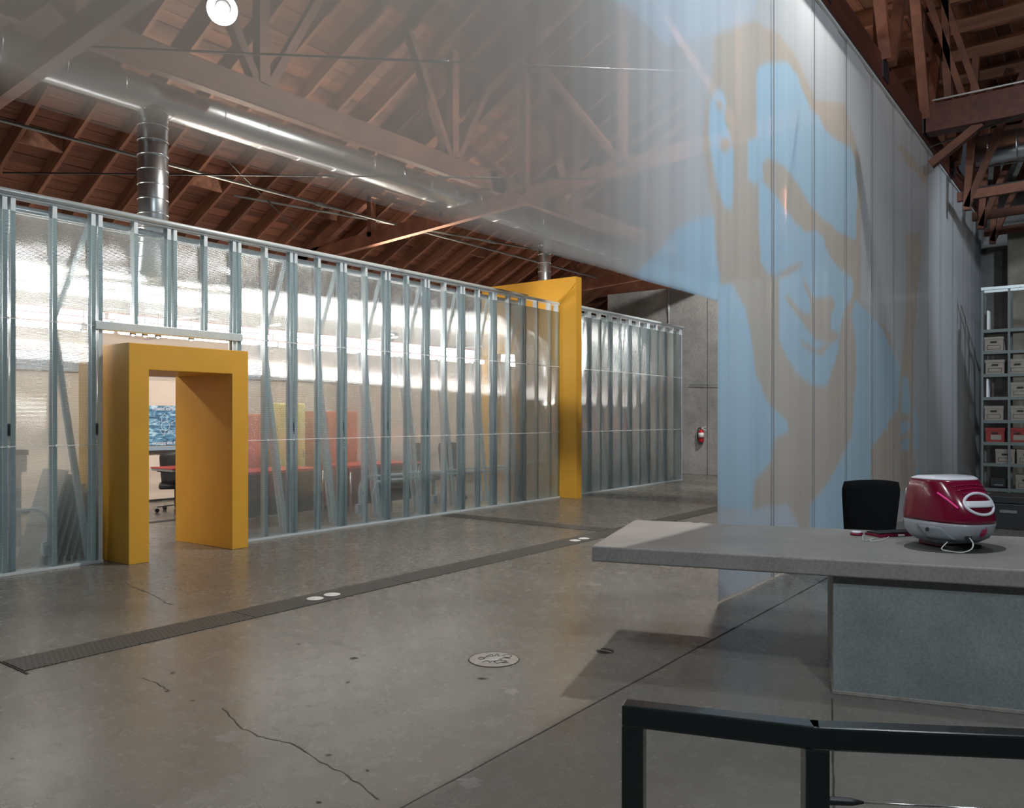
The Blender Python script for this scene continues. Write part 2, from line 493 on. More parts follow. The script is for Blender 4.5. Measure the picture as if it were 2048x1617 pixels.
def mat_plastic(name, col, trans, rough=0.18):
    m, nt, out = new_mat(name)
    b = N(nt, 'ShaderNodeBsdfPrincipled')
    b.inputs['Base Color'].default_value = (*col, 1); b.inputs['Roughness'].default_value = rough
    b.inputs['Coat Weight'].default_value = 0.5; b.inputs['Coat Roughness'].default_value = 0.05
    tl = N(nt, 'ShaderNodeBsdfTranslucent'); tl.inputs[0].default_value = (*col, 1)
    mx = N(nt, 'ShaderNodeMixShader'); mx.inputs[0].default_value = trans
    L(nt, b.outputs[0], mx.inputs[1]); L(nt, tl.outputs[0], mx.inputs[2]); L(nt, mx.outputs[0], out.inputs[0])
    return m

M = {}
M['floor'] = mat_floor()
M['wall_conc'] = mat_concrete('cast_concrete_wall', (0.22, 0.22, 0.215), (0.42, 0.42, 0.41), 0.8, 0.8)
M['col_conc'] = mat_concrete('rough_concrete_pillar', (0.16, 0.14, 0.11), (0.32, 0.29, 0.24), 0.9, 2.0)
M['counter'] = mat_concrete('trowelled_concrete_top', (0.215, 0.205, 0.192), (0.31, 0.298, 0.28), 0.42, 2.2, 0.08)
M['pedestal'] = mat_concrete('smooth_concrete_base', (0.17, 0.195, 0.195), (0.27, 0.295, 0.295), 0.6, 2.4, 0.10)
M['plank'] = mat_wood('roof_plank_wood', (0.085, 0.029, 0.015), (0.230, 0.092, 0.050), (0.5, 12, 12), 0.75, 0.35)
M['rafter'] = mat_wood('rafter_wood', (0.095, 0.035, 0.018), (0.240, 0.105, 0.058), (12, 0.6, 12), 0.7, 0.25)
M['timber'] = mat_wood('truss_timber', (0.075, 0.024, 0.013), (0.190, 0.075, 0.042), (3, 3, 3), 0.65, 0.25)
M['red_timber'] = mat_wood('red_brown_beam', (0.050, 0.012, 0.008), (0.105, 0.030, 0.018), (0.6, 10, 10), 0.55, 0.1)
M['galv'] = mat_galv('galvanised_steel', (0.72, 0.81, 0.85), 0.28, 0.3, 0.05)
M['duct'] = simple('spiral_duct_steel', (0.58, 0.64, 0.68), 0.30, 0.95)
M['dull_pipe'] = simple('dull_grey_pipe', (0.14, 0.15, 0.145), 0.5, 0.4)
M['poly'] = mat_polycarb()
M['scrim'] = mat_scrim(0.48)
M['yellow'] = simple('ochre_yellow_paint', (0.70, 0.375, 0.040), 0.5, noise=0.04, nscale=3, bump=0.06, bscale=180)
M['drain'] = mat_drain()
M['steel_dark'] = simple('dark_steel', (0.05, 0.05, 0.052), 0.45, 0.7)
M['black_paint'] = simple('black_green_gloss_paint', (0.008, 0.013, 0.014), 0.26, 0.0, 0.6, coat=0.3)
M['black_fabric'] = simple('black_upholstery', (0.003, 0.003, 0.0035), 0.95, spec=0.15, bump=0.2, bscale=300)
M['black_leather'] = simple('dark_grey_leather', (0.03, 0.03, 0.034), 0.45)
M['black_plastic'] = simple('black_plastic', (0.012, 0.012, 0.013), 0.4)
M['chrome'] = simple('chrome', (0.7, 0.7, 0.72), 0.15, 1.0)
M['beige'] = simple('beige_plaster', (0.64, 0.55, 0.46), 0.85, noise=0.05, nscale=1.2)
M['cream'] = simple('cream_board', (0.70, 0.66, 0.60), 0.7)
M['white'] = simple('white_paint', (0.8, 0.8, 0.79), 0.6)
M['white_disc'] = simple('white_porcelain', (0.72, 0.72, 0.70), 0.5)
M['red_top'] = simple('red_laminate', (0.55, 0.07, 0.06), 0.35)
M['grey_board'] = simple('grey_board', (0.34, 0.34, 0.34), 0.7, noise=0.1)
M['joint'] = simple('dark_joint_dirt', (0.035, 0.03, 0.026), 0.9)
M['pale_patch'] = mat_concrete('pale_cement_patch', (0.22, 0.205, 0.185), (0.36, 0.345, 0.315), 0.7, 14, 0.2)
M['faint_patch'] = mat_concrete('faint_cement_patch', (0.165, 0.155, 0.138), (0.25, 0.237, 0.215), 0.5, 14, 0.1)
M['box_card'] = simple('white_cardboard', (0.27, 0.235, 0.20), 0.85, noise=0.06)
M['box_red'] = simple('red_cardboard', (0.26, 0.035, 0.03), 0.8, noise=0.08)
M['ink'] = simple('dark_ink', (0.02, 0.02, 0.02), 0.8)
M['white_ink'] = simple('white_print', (0.85, 0.87, 0.88), 0.7)
M['shelf_metal'] = simple('grey_green_shelf_steel', (0.15, 0.17, 0.165), 0.5, 0.3)
M['navy'] = simple('navy_case', (0.012, 0.016, 0.035), 0.5)
M['ext_red'] = simple('red_gloss_enamel', (0.55, 0.015, 0.03), 0.25, coat=0.4)
M['orange'] = simple('orange_laminate', (0.62, 0.20, 0.09), 0.5)
M['lemon'] = simple('lemon_laminate', (0.70, 0.64, 0.24), 0.5)
M['violet'] = simple('violet_blue_laminate', (0.22, 0.24, 0.55), 0.5)
M['slate'] = simple('slate_blue_paint', (0.24, 0.32, 0.40), 0.6)
M['glow_tube'] = mat_glow('lit_fluorescent_tube', (1.0, 0.94, 0.88), 24.0)
M['glow_bulb'] = mat_glow('lit_halogen_bulb', (1.0, 0.90, 0.80), 120.0)
M['glow_lamp'] = mat_glow('lit_flood_glass', (1.0, 0.96, 0.92), 60.0)
M['poster'] = mat_poster()
M['im_red'] = mat_plastic('translucent_strawberry_shell', (0.20, 0.006, 0.034), 0.25)
M['im_red_deep'] = mat_plastic('deep_strawberry_plastic', (0.12, 0.004, 0.018), 0.1)
M['im_pink'] = simple('bright_pink_plastic', (0.85, 0.02, 0.25), 0.3)
M['im_ice'] = mat_plastic('frosted_white_shell', (0.42, 0.45, 0.50), 0.3, 0.3)
M['im_ice2'] = mat_plastic('frosted_panel', (0.33, 0.37, 0.41), 0.3, 0.25)
M['im_white'] = simple('pearl_white_plastic', (0.66, 0.66, 0.72), 0.22, coat=0.4)
M['cable_white'] = simple('pale_cable', (0.6, 0.62, 0.6), 0.4)

# ------------------------------------------------------------------ room shell
S0, S1 = -5.0, 22.0           # behind the camera .. far end wall
T0, T1 = -7.0, 14.0           # open side .. outer wall behind the offices
TW = 8.40                     # face of the stud partition
TS = 2.60                     # plane of the hanging film

fl = box('floor', (S0, S1, T0, T1, -0.2, 0.0), M['floor'])
tag(fl, 'polished mottled grey-brown concrete floor of the hall', None, kind='structure')

def roof_z(t):
    return 8.35 if t <= 5.6 else 8.35 - 0.5 * (t - 5.6)

ceil = thing('ceiling', 'reddish timber roof of planks, rafters and joists', None, (0, 0, 0), kind='structure')
# sloping planks, laid along the hall
SLC = 1 / math.sqrt(1.25)
pw = 0.19
plank_me = {}
def plank_mesh(ln, wd, key):
    if key in plank_me: return plank_me[key]
    v, f = box_vf(0, ln - 0.006, 0, wd - 0.010, 0, 0.025)
    me = bpy.data.meshes.new('plank'); me.from_pydata(v, [], f); me.update(); me.materials.append(M['plank'])
    plank_me[key] = me
    return me
nrow = int((14.1 - 5.6) / SLC / pw)
slope_ang = -math.atan(0.5)
for r in range(nrow):
    x = S0
    first = 5.0 + (r * 2.3) % 4.0
    lens = [first, 9.0, 27.0 - first - 9.0]
    for ln in lens:
        ln = round(ln, 2)
        o = link('plank', plank_mesh(ln, pw, (ln, 's')), None, ceil)
        t = 5.6 + r * pw * SLC
        o.location = (x, t, roof_z(t) + random.uniform(-0.003, 0.003))
        o.rotation_euler = (slope_ang, 0, 0)
        x += ln
pwf = 0.235
nflat = int((5.6 - T0) / pwf)
for r in range(nflat + 1):
    x = S0
    first = round(10.0 + (r * 3.7) % 7.0, 2)
    for ln in (first, round(27.0 - first, 2)):
        o = link('plank', plank_mesh(ln, pwf, (ln, 'f')), None, ceil)
        o.location = (x, 5.6 - (r + 1) * pwf, 8.35 + random.uniform(-0.003, 0.003))
        x += ln
# rafters under the slope
RL = (14.0 - 5.6) / SLC
v, f = box_vf(-0.025, 0.025, 0, RL, -0.235, -0.005)
raf_me = bpy.data.meshes.new('rafter'); raf_me.from_pydata(v, [], f); raf_me.update(); raf_me.materials.append(M['rafter'])
i = 0
s = -1.6
while s < 21.8:
    o = link('rafter', raf_me, None, ceil)
    o.location = (s, 5.6, 8.35); o.rotation_euler = (slope_ang, 0, 0)
    s += 0.61
# joists under the flat part
v, f = box_vf(-0.05, 0.05, 0, 5.6 - T0, -0.28, -0.004)
jo_me = bpy.data.meshes.new('joist'); jo_me.from_pydata(v, [], f); jo_me.update(); jo_me.materials.append(M['rafter'])
s = -1.4
while s < 21.8:
    o = link('joist', jo_me, None, ceil)
    o.location = (s, T0, 8.35)
    s += 1.22
# blocking between rafters above the partition
for k, sb in enumerate([3.4, 4.62, 5.84, 7.06, 8.28, 9.5, 10.11, 11.33, 12.55, 13.77, 14.99]):
    s_a = -1.6 + round((sb + 1.6) / 0.61) * 0.61
    tb = 11.55 if k % 2 else 10.6
    box('blocking', (s_a + 0.03, s_a + 0.58, tb, tb + 0.05, roof_z(tb) - 0.26, roof_z(tb) - 0.03), M['rafter'], ceil)

# outer walls
w = box('wall_back', (S0 - 0.2, S0, T0 - 0.2, T1 + 0.2, 0, 8.7), M['wall_conc']); tag(w, 'plain concrete wall behind the photographer', kind='structure')
w = box('wall_right', (S0, S1, T0 - 0.2, T0, 0, 8.7), M['wall_conc']); tag(w, 'dark concrete wall far off on the open side', kind='structure')
w = box('wall_left', (S0, S1, T1, T1 + 0.2, 0, 4.3), M['wall_conc']); tag(w, 'outer wall under the low eaves behind the offices', kind='structure')
# far end wall: cast panels with recessed joints
SE = 19.7
we = thing('wall_end', 'grey cast concrete end wall beyond the partition, with a fire extinguisher', None, (SE, 8, 0), kind='structure')
for (a, b_) in ((2.9, 8.62), (8.64, 11.6), (11.62, 14.0)):
    zt = 4.95 if a < 11 else 4.1
    box('concrete_panel', (SE + 0.03, SE + 0.25, a, b_, 0, zt), M['wall_conc'], we, bevel=0.008)
box('wall_core', (SE + 0.2, SE + 0.3, 2.9, 14.0, 0, 4.1), M['wall_conc'], we)
pil_t = 7.95
box('pilaster', (SE - 0.12, SE + 0.05, 4.6, pil_t, 0, 4.95), M['wall_conc'], we, bevel=0.01)
prism('gable_boarding', [(2.9, 4.95), (12.3, 4.95), (5.6, 8.3), (2.9, 8.3)], 'x', SE + 0.28, SE + 0.32, M['timber'], we)
w = box('wall_far', (S1, S1 + 0.2, T0, 2.9, 0, 8.7), M['wall_conc']); tag(w, 'shadowed far wall behind the shelving', kind='structure')

# office back wall behind the partition
ow = thing('wall_office', 'beige plastered wall at the back of the offices', None, (2, 13.8, 0), kind='structure')
box('wall_board', (-3.0, 17.6, 13.8, 13.92, 0, 4.0), M['beige'], ow)
box('baseboard', (-3.0, 17.6, 13.785, 13.8, 0, 0.035), M['ink'], ow)
w = box('wall_divider', (-3.1, -3.0, 8.6, 13.8, 0, 3.6), M['beige']); tag(w, 'beige side wall closing the offices on the near end', kind='structure')
w = box('wall_office_end', (17.6, 17.7, 8.75, 13.8, 0, 3.6), M['beige']); tag(w, 'beige side wall closing the offices at the far end', kind='structure')

# floor joints, cracks and patches
def floor_ribbon(name, pts, wd, mat, z=0.0006):
    V, F = [], []
    P = [Vector((p[0], p[1], 0)) for p in pts]
    for i, p in enumerate(P):
        d = (P[min(i + 1, len(P) - 1)] - P[max(i - 1, 0)]).normalized()
        n = Vector((-d.y, d.x, 0)) * (wd / 2) * random.uniform(0.6, 1.4)
        V += [tuple(p + n + Vector((0, 0, z))), tuple(p - n + Vector((0, 0, z)))]
    for i in range(len(P) - 1):
        F.append((2 * i, 2 * i + 1, 2 * i + 3, 2 * i + 2))
    return add(name, V, F, mat, fl)

def fpt(u, v):
    d = FPX * EYE / (v - 835.0)
    return w_from_cam((u - 1024.0) / FPX * d, d)

def jitter(pts, n, amp):
    out = []
    for a, b_ in zip(pts[:-1], pts[1:]):
        for k in range(n):
            t = k / n
            out.append((a[0] + (b_[0] - a[0]) * t + random.uniform(-amp, amp), a[1] + (b_[1] - a[1]) * t + random.uniform(-amp, amp)))
    out.append(pts[-1])
    return out
floor_ribbon('saw_joint', jitter([(-2.0, 2.21), (21.0, 2.21)], 80, 0.003), 0.011, M['joint'])
floor_ribbon('saw_joint', jitter([fpt(1664, 1398), fpt(1668, 1640)], 12, 0.001), 0.008, M['joint'])
floor_ribbon('crack', jitter([fpt(447, 1418), fpt(482, 1455), fpt(515, 1474), fpt(560, 1482), fpt(585, 1490), fpt(640, 1525), fpt(690, 1550), fpt(720, 1570), fpt(757, 1600)], 5, 0.008), 0.007, M['joint'])
floor_ribbon('crack', jitter([fpt(283, 1357), fpt(318, 1370), fpt(340, 1383)], 5, 0.01), 0.006, M['joint'])
floor_ribbon('crack', jitter([fpt(250, 1168), fpt(310, 1192), fpt(322, 1203), fpt(345, 1210)], 5, 0.02), 0.009, M['joint'])
floor_ribbon('crack', jitter([fpt(560, 1268), fpt(640, 1278), fpt(720, 1302)], 6, 0.012), 0.004, M['joint'])
def floor_blob(name, u, v, ru, mat, z=0.0009, ragged=0.25, n=14):
    c = fpt(u, v)
    d = FPX * EYE / (v - 835.0)
    r = ru / FPX * d
    V = [(c[0], c[1], z)]
    for k in range(n):
        t = 2 * math.pi * k / n; q = r * (1 + random.uniform(-ragged, ragged))
        V.append((c[0] + q * math.cos(t), c[1] + q * math.sin(t), z))
    F = [(0, k + 1, (k + 1) % n + 1) for k in range(n)]
    return add(name, V, F, mat, fl)
for (u, v, r) in [(345, 1347, 5), (335, 1383, 4), (597, 1289, 4), (708, 1318, 7), (728, 1312, 4), (695, 1366, 5), (658, 1511, 5), (637, 1606, 6), (735, 1542, 4), (965, 1359, 8), (718, 1194, 4), (515, 1239, 5), (102, 1294, 4), (25, 1518, 4), (385, 1402, 4)]:
    floor_blob('floor_chip', u, v, r, M['joint'], ragged=0.5, n=9)
for (u, v, r) in [(460, 1474, 27), (887, 1059, 8), (1005, 1073, 9), (875, 1098, 13), (810, 1114, 8), (1190, 1170, 14), (1242, 1147, 12), (1024, 1384, 14), (630, 1452, 13), (940, 1567, 22)]:
    floor_blob('cement_patch', u, v, r, M['faint_patch'], z=0.0005, ragged=0.35)
# little sunken floor box
hb = thing('floor_outlet', 'small dark oval hole sunk in the floor near the seam', 'floor outlet', (*fpt(1210, 1303), 0))
c = fpt(1210, 1303)
v, f = lathe_vf([(0.058, 0.0), (0.058, 0.002), (0.05, 0.002), (0.048, 0.0005)], 0, 0, 20)
add('rim', v, f, M['steel_dark'], hb, local=True)
box('crossbar', (-0.004, 0.004, -0.05, 0.05, 0.001, 0.004), M['pale_patch'], hb, local=True)
# round patched access cover with scratched marks
cv = fpt(988, 1320)
ac = thing('access_cover', 'pale round access cover with scratched marks set in the floor', 'cover', (cv[0], cv[1], 0))
lathe('disc', [(0.152, 0.0), (0.152, 0.003), (0.148, 0.004)], 0, 0, M['pale_patch'], ac, 40, local=True, smooth=False)
v, f = tube_vf([(0.156 * math.cos(2 * math.pi * k / 40), 0.156 * math.sin(2 * math.pi * k / 40), 0.001) for k in range(40)], 0.003, 5, False, True)
add('rim', v, f, M['joint'], ac, local=True)
v, f = box_vf(-0.045, 0.045, -0.035, 0.035, 0.0035, 0.005)
sq = add('centre_plate', v, f, M['grey_board'], ac, local=True, bevel=0.002)
# scratched strokes on the cover, right and view directions expressed in the room
rv = Vector((SH, -CH, 0)); dv = Vector((CH, SH, 0))
strokes = [[(-.098, .02), (-.075, .035), (-.06, .01), (-.085, -.01), (-.098, .02)], [(-.05, .05), (-.03, .08), (-.01, .085), (-.01, .06)], [(.0, .06), (.02, .1), (.03, .06)],
           [(.05, .07), (.09, .09), (.11, .06), (.09, .03), (.06, .04)], [(.03, .0), (.07, .02), (.1, .0)], [(-.07, -.07), (-.04, -.04), (-.02, -.08)], [(.0, -.06), (.02, -.09), (.05, -.07)],
           [(.04, -.03), (.08, -.05), (.05, -.08), (.09, -.08)], [(-.02, -.05), (.02, -.04)], [(-.06, .0), (-.05, .04), (.0, .045)], [(.05, -.01), (.0, -.06)]]
for st in strokes:
    pts = [rv * (a) + dv * (b_) + Vector((0, 0, 0.0048)) for a, b_ in st]
    v, f = tube_vf(bez(pts, 4), 0.0022, 5)
    add('mark', v, f, M['ink'], ac, local=True)

# ------------------------------------------------------------------ trench drain with steel plates
def plate_run(thingobj, s0, s1, t0, t1, along, n):
    for k in range(n):
        if along == 'x':
            a, b_ = s0 + (s1 - s0) * k / n, s0 + (s1 - s0) * (k + 1) / n
            box('cover_plate', (a + 0.004, b_ - 0.004, t0, t1, 0.0, 0.006), M['drain'], thingobj, bevel=0.002)
        else:
            a, b_ = t0 + (t1 - t0) * k / n, t0 + (t1 - t0) * (k + 1) / n
            box('cover_plate', (s0, s1, a + 0.004, b_ - 0.004, 0.0, 0.006), M['drain'], thingobj, bevel=0.002)
td = thing('trench_drain', 'long dark strip of lozenge-patterned steel plates running along the floor', 'drain cover', (2.05, 5.32, 0))
plate_run(td, 2.05, 19.6, 5.17, 5.48, 'x', 11)
box('end_lip', (2.038, 2.05, 5.10, 5.50, 0.0, 0.004), M['joint'], td)
td2 = thing('trench_drain', 'short patterned steel drain strip branching off towards the partition', 'drain cover', (9.28, 7, 0))
plate_run(td2, 9.12, 9.44, 5.50, 8.28, 'y', 2)
td3 = thing('trench_drain', 'dark drain strip on the office floor seen through the yellow doorway', 'drain cover', (6, 11.0, 0))
plate_run(td3, 3.0, 10.0, 10.98, 11.12, 'x', 4)
for (u, v, lab) in [(630, 1200, 'white disc on the drain plates, the nearer left one of the near pair'), (664, 1192, 'white disc on the drain plates, the right one of the near pair'),
                    (1150, 1083, 'white disc on the drain plates beside the counter end, left of the far pair'), (1168, 1079, 'white disc on the drain plates beside the counter end, right of the far pair')]:
    p = fpt(u, v)
    dd = thing('floor_disc', lab, 'disc', (p[0], p[1], 0.006), group='white discs on the trench drain')
    lathe('dish', [(0.062, 0.0), (0.07, 0.004), (0.066, 0.006), (0.0, 0.0065)], 0, 0, M['white_disc'], dd, 28, local=True)
    lathe('hub', [(0.018, 0.006), (0.017, 0.008), (0.0, 0.0085)], 0, 0, M['white'], dd, 14, local=True)

# ------------------------------------------------------------------ stud partition
DS = 0.411
prof = [(-0.021, 0.0), (0.021, 0.0), (0.021, 0.012), (0.019, 0.012), (0.019, 0.002), (-0.019, 0.002), (-0.019, 0.088), (0.019, 0.088), (0.019, 0.078), (0.021, 0.078), (0.021, 0.09), (-0.021, 0.09)]
def stud_mesh(h, key, cache={}):
    if key in cache: return cache[key]
    v, f = prism_vf(prof, 'z', 0, h)
    me = bpy.data.meshes.new('stud'); me.from_pydata(v, [], f); me.update(); me.materials.append(M['galv'])
    cache[key] = me
    return me
HW = 3.64
def put_stud(par, s, z0, z1, flip=False):
    o = link('stud', stud_mesh(z1 - z0, round(z1 - z0, 3)), None, par)
    o.location = Vector((s, TW + 0.012, z0)) - Vector(par.location)
    if flip: o.scale = (-1, 1, 1)
    return o

def partition(name, label, s_start, n, door=None, first_pair=0):
    """n stud bays of 0.411 m, pairs at even positions; door=(i0,i1) leaves an opening below a header"""
    par = thing(name, label, 'partition', (s_start, TW, 0))
    s_end = s_start + n * DS
    box('top_track', (s_start - 0.06, s_end + 0.06, TW - 0.002, TW + 0.105, HW - 0.05, HW), M['galv'], par, bevel=0.004)
    tube('top_pipe', [(s_start - 0.06, TW - 0.012, HW - 0.005), (s_end + 0.06, TW - 0.012, HW - 0.005)], 0.028, M['galv'], par, 10)
    tube('stiffener_pipe', [(s_start - 0.06, TW + 0.17, HW - 0.12), (s_end + 0.06, TW + 0.17, HW - 0.12)], 0.045, M['galv'], par, 12)
    spans = [(s_start - 0.06, s_end + 0.06)] if not door else [(s_start - 0.06, s_start + door[0] * DS + 0.06), (s_start + door[1] * DS - 0.06, s_end + 0.06)]
    for a, b_ in spans:
        box('bottom_track', (a, b_, TW - 0.004, TW + 0.105, 0, 0.03), M['galv'], par, bevel=0.003)
    if door:
        box('header', (s_start + door[0] * DS - 0.03, s_start + door[1] * DS + 0.05, TW - 0.03, TW + 0.105, 2.405, 2.49), M['galv'], par, bevel=0.004)
    for i in range(n + 1):
        s = s_start + i * DS
        indoor = door and door[0] < i < door[1]
        z0 = 2.49 if indoor else 0.0
        if i % 2 == 0:
            put_stud(par, s - 0.036, z0, HW - 0.03, True)
            put_stud(par, s + 0.036, z0, HW - 0.03)
            if not indoor:
                box('clip', (s - 0.014, s + 0.014, TW + 0.03, TW + 0.05, 1.32, 1.44), M['steel_dark'], par)
        else:
            put_stud(par, s, z0, HW - 0.03, i % 4 == 1)
        # raking braces behind the odd studs
        if i % 2 == 1 and i < n and not indoor:
            s2 = s + DS - 0.02
            beam('brace', (s + 0.03, TW + 0.13, 2.42), (s2, TW + 0.16, 0.05), 0.035, 0.06, M['galv'], par)
            beam('brace', (s + 0.10, TW + 0.30, 2.42), (s2 + 0.08, TW + 0.34, 0.05), 0.035, 0.05, M['galv'], par)
            beam('brace', (s + 0.03, TW + 0.13, 2.46), (s2 + 0.02, TW + 0.16, HW - 0.1), 0.03, 0.045, M['galv'], par)
    # sheets between pairs
    for i in range(0, n, 2):
        a = s_start + i * DS + 0.004; b_ = s_start + min(i + 2, n) * DS - 0.004
        indoor = door and door[0] <= i < door[1]
        rows = [(0.03, 1.216), (1.222, 2.436), (2.442, 3.46)]
        if indoor: rows = [(2.49, 3.46)]
        for (z0, z1) in rows:
            box('polycarbonate_sheet', (a, b_, TW - 0.004, TW + 0.006, z0, z1), M['poly'], par)
        if not indoor:
            for zz in (1.219, 2.439):
                box('seam_strip', (a - 0.004, b_ + 0.004, TW - 0.008, TW - 0.004, zz - 0.004, zz + 0.004), M['white'], par)
                for ss in (a - 0.02, a + DS, ):
                    v, f = box_vf(ss - 0.010, ss + 0.010, TW - 0.016, TW - 0.005, zz - 0.012, zz + 0.012)
                    add('fastener', v, f, M['galv'], par, bevel=0.003)
    return par
P1S = 3.21 - 8 * DS
part1 = partition('stud_partition', 'tall galvanised stud partition with translucent fluted sheets and an opening at the yellow doorway', P1S, 28, door=(10, 14))
p1_end = P1S + 28 * DS
# short closing bay up to the yellow frame
extra = thing('stud_partition', 'narrow closing bay of the stud partition touching the tall yellow frame', 'partition', (p1_end + 0.08, TW, 0))
box('top_track', (p1_end + 0.07, 12.54, TW - 0.002, TW + 0.105, HW - 0.05, HW), M['galv'], extra)
box('bottom_track', (p1_end + 0.07, 12.54, TW - 0.004, TW + 0.105, 0, 0.03), M['galv'], extra)
for k in range(3):
    sx = p1_end + 0.41 + k * 0.41
    if sx < 12.55: put_stud(extra, sx, 0, HW - 0.03)
put_stud(extra, 12.50, 0, HW - 0.03)
for (z0, z1) in [(0.03, 1.216), (1.222, 2.436), (2.442, 3.46)]:
    box('polycarbonate_sheet', (p1_end + 0.01, 12.53, TW - 0.004, TW + 0.006, z0, z1), M['poly'], extra)
for zz in (1.219, 2.439):
    box('seam_strip', (p1_end + 0.01, 12.53, TW - 0.008, TW - 0.004, zz - 0.004, zz + 0.004), M['white'], extra)
part2 = partition('stud_partition', 'farther galvanised stud partition with translucent sheets, beyond the tall yellow frame', 12.80, 12)

# ------------------------------------------------------------------ yellow doorway and tall yellow frame
yd = thing('doorway_portal', 'thick ochre yellow doorway portal standing in the partition opening', 'doorway', (4.86, 8.5, 0))
a0, a1, b0, b1 = 4.17, 5.57, 4.385, 5.36
zt, zo = 2.26, 1.99
f0, f1 = 8.04, 9.12
outer = [(a0, 0), (b0, 0), (b0, zo), (b1, zo), (b1, 0), (a1, 0), (a1, zt), (a0, zt)]
V = [(p[0], f0, p[1]) for p in outer] + [(p[0], f1, p[1]) for p in outer]
F = [(0, 1, 2, 7), (2, 3, 6, 7), (3, 4, 5, 6)]
F += [tuple(reversed([i + 8 for i in q])) for q in [(0, 1, 2, 7), (2, 3, 6, 7), (3, 4, 5, 6)]]
for i in range(8):
    j = (i + 1) % 8
    F.append((j, i, 8 + i, 8 + j))
add('portal_frame', V, F, M['yellow'], yd, bevel=0.006)
prism('rear_jamb', [(5.361, 8.76), (5.57, 8.76), (5.57, 9.16), (5.325, 9.16)], 'z', 0, zo, M['yellow'], yd, bevel=0.004)

ty = thing('tall_frame', 'tall bright yellow frame piercing the partition and rising above it', 'frame', (12.64, 8.1, 0))
leg = [(8.05, 0), (8.05, 4.10), (10.3, 4.10), (10.3, 0), (9.95, 0), (9.95, 2.75), (9.0, 2.75), (8.62, 2.3), (8.5, 0)]
V = [(12.56, p[0], p[1]) for p in leg] + [(12.75, p[0], p[1]) for p in leg]
faces2 = [(0, 1, 7, 8), (1, 6, 7), (1, 2, 5, 6), (2, 3, 4, 5)]
F = [tuple(reversed(q)) for q in faces2] + [tuple(i + 9 for i in q) for q in faces2]
for i in range(9):
    j = (i + 1) % 9
    F.append((i, j, 9 + j, 9 + i))
add('frame_slab', V, F, M['yellow'], ty, bevel=0.005)
beam('diagonal_light_stripe', (12.555, 8.06, 4.03), (12.555, 8.42, 3.64), 0.02, 0.08, M['yellow'], ty)  # raised strip standing in for a stripe of light on the frame

# ------------------------------------------------------------------ office lighting seen through the sheets
def tube_row(label, s_a, s_b, tcen, zc):
    t_ = thing('linear_light', label, 'light', (s_a, tcen, zc), group=None)
    n = max(1, int((s_b - s_a) / 2.4))
    for row in range(3):
        tt = tcen + (row - 1) * 0.12
        zz = zc + (row - 1) * 0.095
        box('reflector', (s_a, s_b, tt - 0.03, tt + 0.03, zz + 0.045, zz + 0.055), M['box_red'], t_)
        for k in range(n):
            a = s_a + (s_b - s_a) * k / n + 0.04; b_ = s_a + (s_b - s_a) * (k + 1) / n - 0.04
            tube('fluorescent_tube', [(a, tt, zz), (b_, tt, zz)], 0.042, M['glow_tube'], t_, 8)
    for k in range(n + 1):
        sx = s_a + (s_b - s_a) * k / n
        sx = min(max(sx, s_a + 0.1), s_b - 0.1)
        beam('wall_arm', (sx, tcen - 0.2, zc + 0.20), (sx, 13.79, zc + 0.20), 0.03, 0.03, M['white'], t_)
    return t_
tube_row('row of bright fluorescent tubes glowing behind the near partition', 0.2, 12.3, 10.15, 2.68)
tube_row('row of bright fluorescent tubes glowing behind the far partition', 13.0, 17.4, 10.15, 2.68)
for k, (ss, lab) in enumerate([(4.20, 'small halogen spot above the yellow doorway, leftmost of five'), (4.78, 'small halogen spot above the yellow doorway, second of five, with the starburst'), (4.93, 'small halogen spot above the yellow doorway, third of five'), (5.10, 'small halogen spot above the yellow doorway, fourth of five'), (5.55, 'small halogen spot above the yellow doorway, rightmost of five')]):
    hs = thing('halogen_spot', lab, 'spotlight', (ss + 0.25, 9.6, 2.50), group='halogen spots behind the doorway header')
    lathe('housing', [(0.02, 0.10), (0.035, 0.08), (0.04, 0.03), (0.038, 0.0)], 0, 0, M['chrome'], hs, 14, local=True)
    lathe('bulb', [(0.0, -0.015), (0.016, -0.008), (0.02, 0.004), (0.016, 0.016)], 0, 0, M['glow_bulb'], hs, 12, local=True)
    tube('stem', [(0, 0, 0.1), (0, 0, 0.31)], 0.006, M['steel_dark'], hs, 6, local=True)
tr_ = thing('light_track', 'thin rail carrying the halogen spots behind the doorway header', 'light rail', (5.0, 9.6, 2.8))
box('rail', (4.1, 6.2, 9.58, 9.62, 2.795, 2.83), M['white'], tr_)
beam('wall_arm', (4.3, 9.6, 2.84), (4.3, 13.8, 2.84), 0.02, 0.02, M['white'], tr_)
beam('wall_arm', (6.0, 9.6, 2.84), (6.0, 13.8, 2.84), 0.02, 0.02, M['white'], tr_)

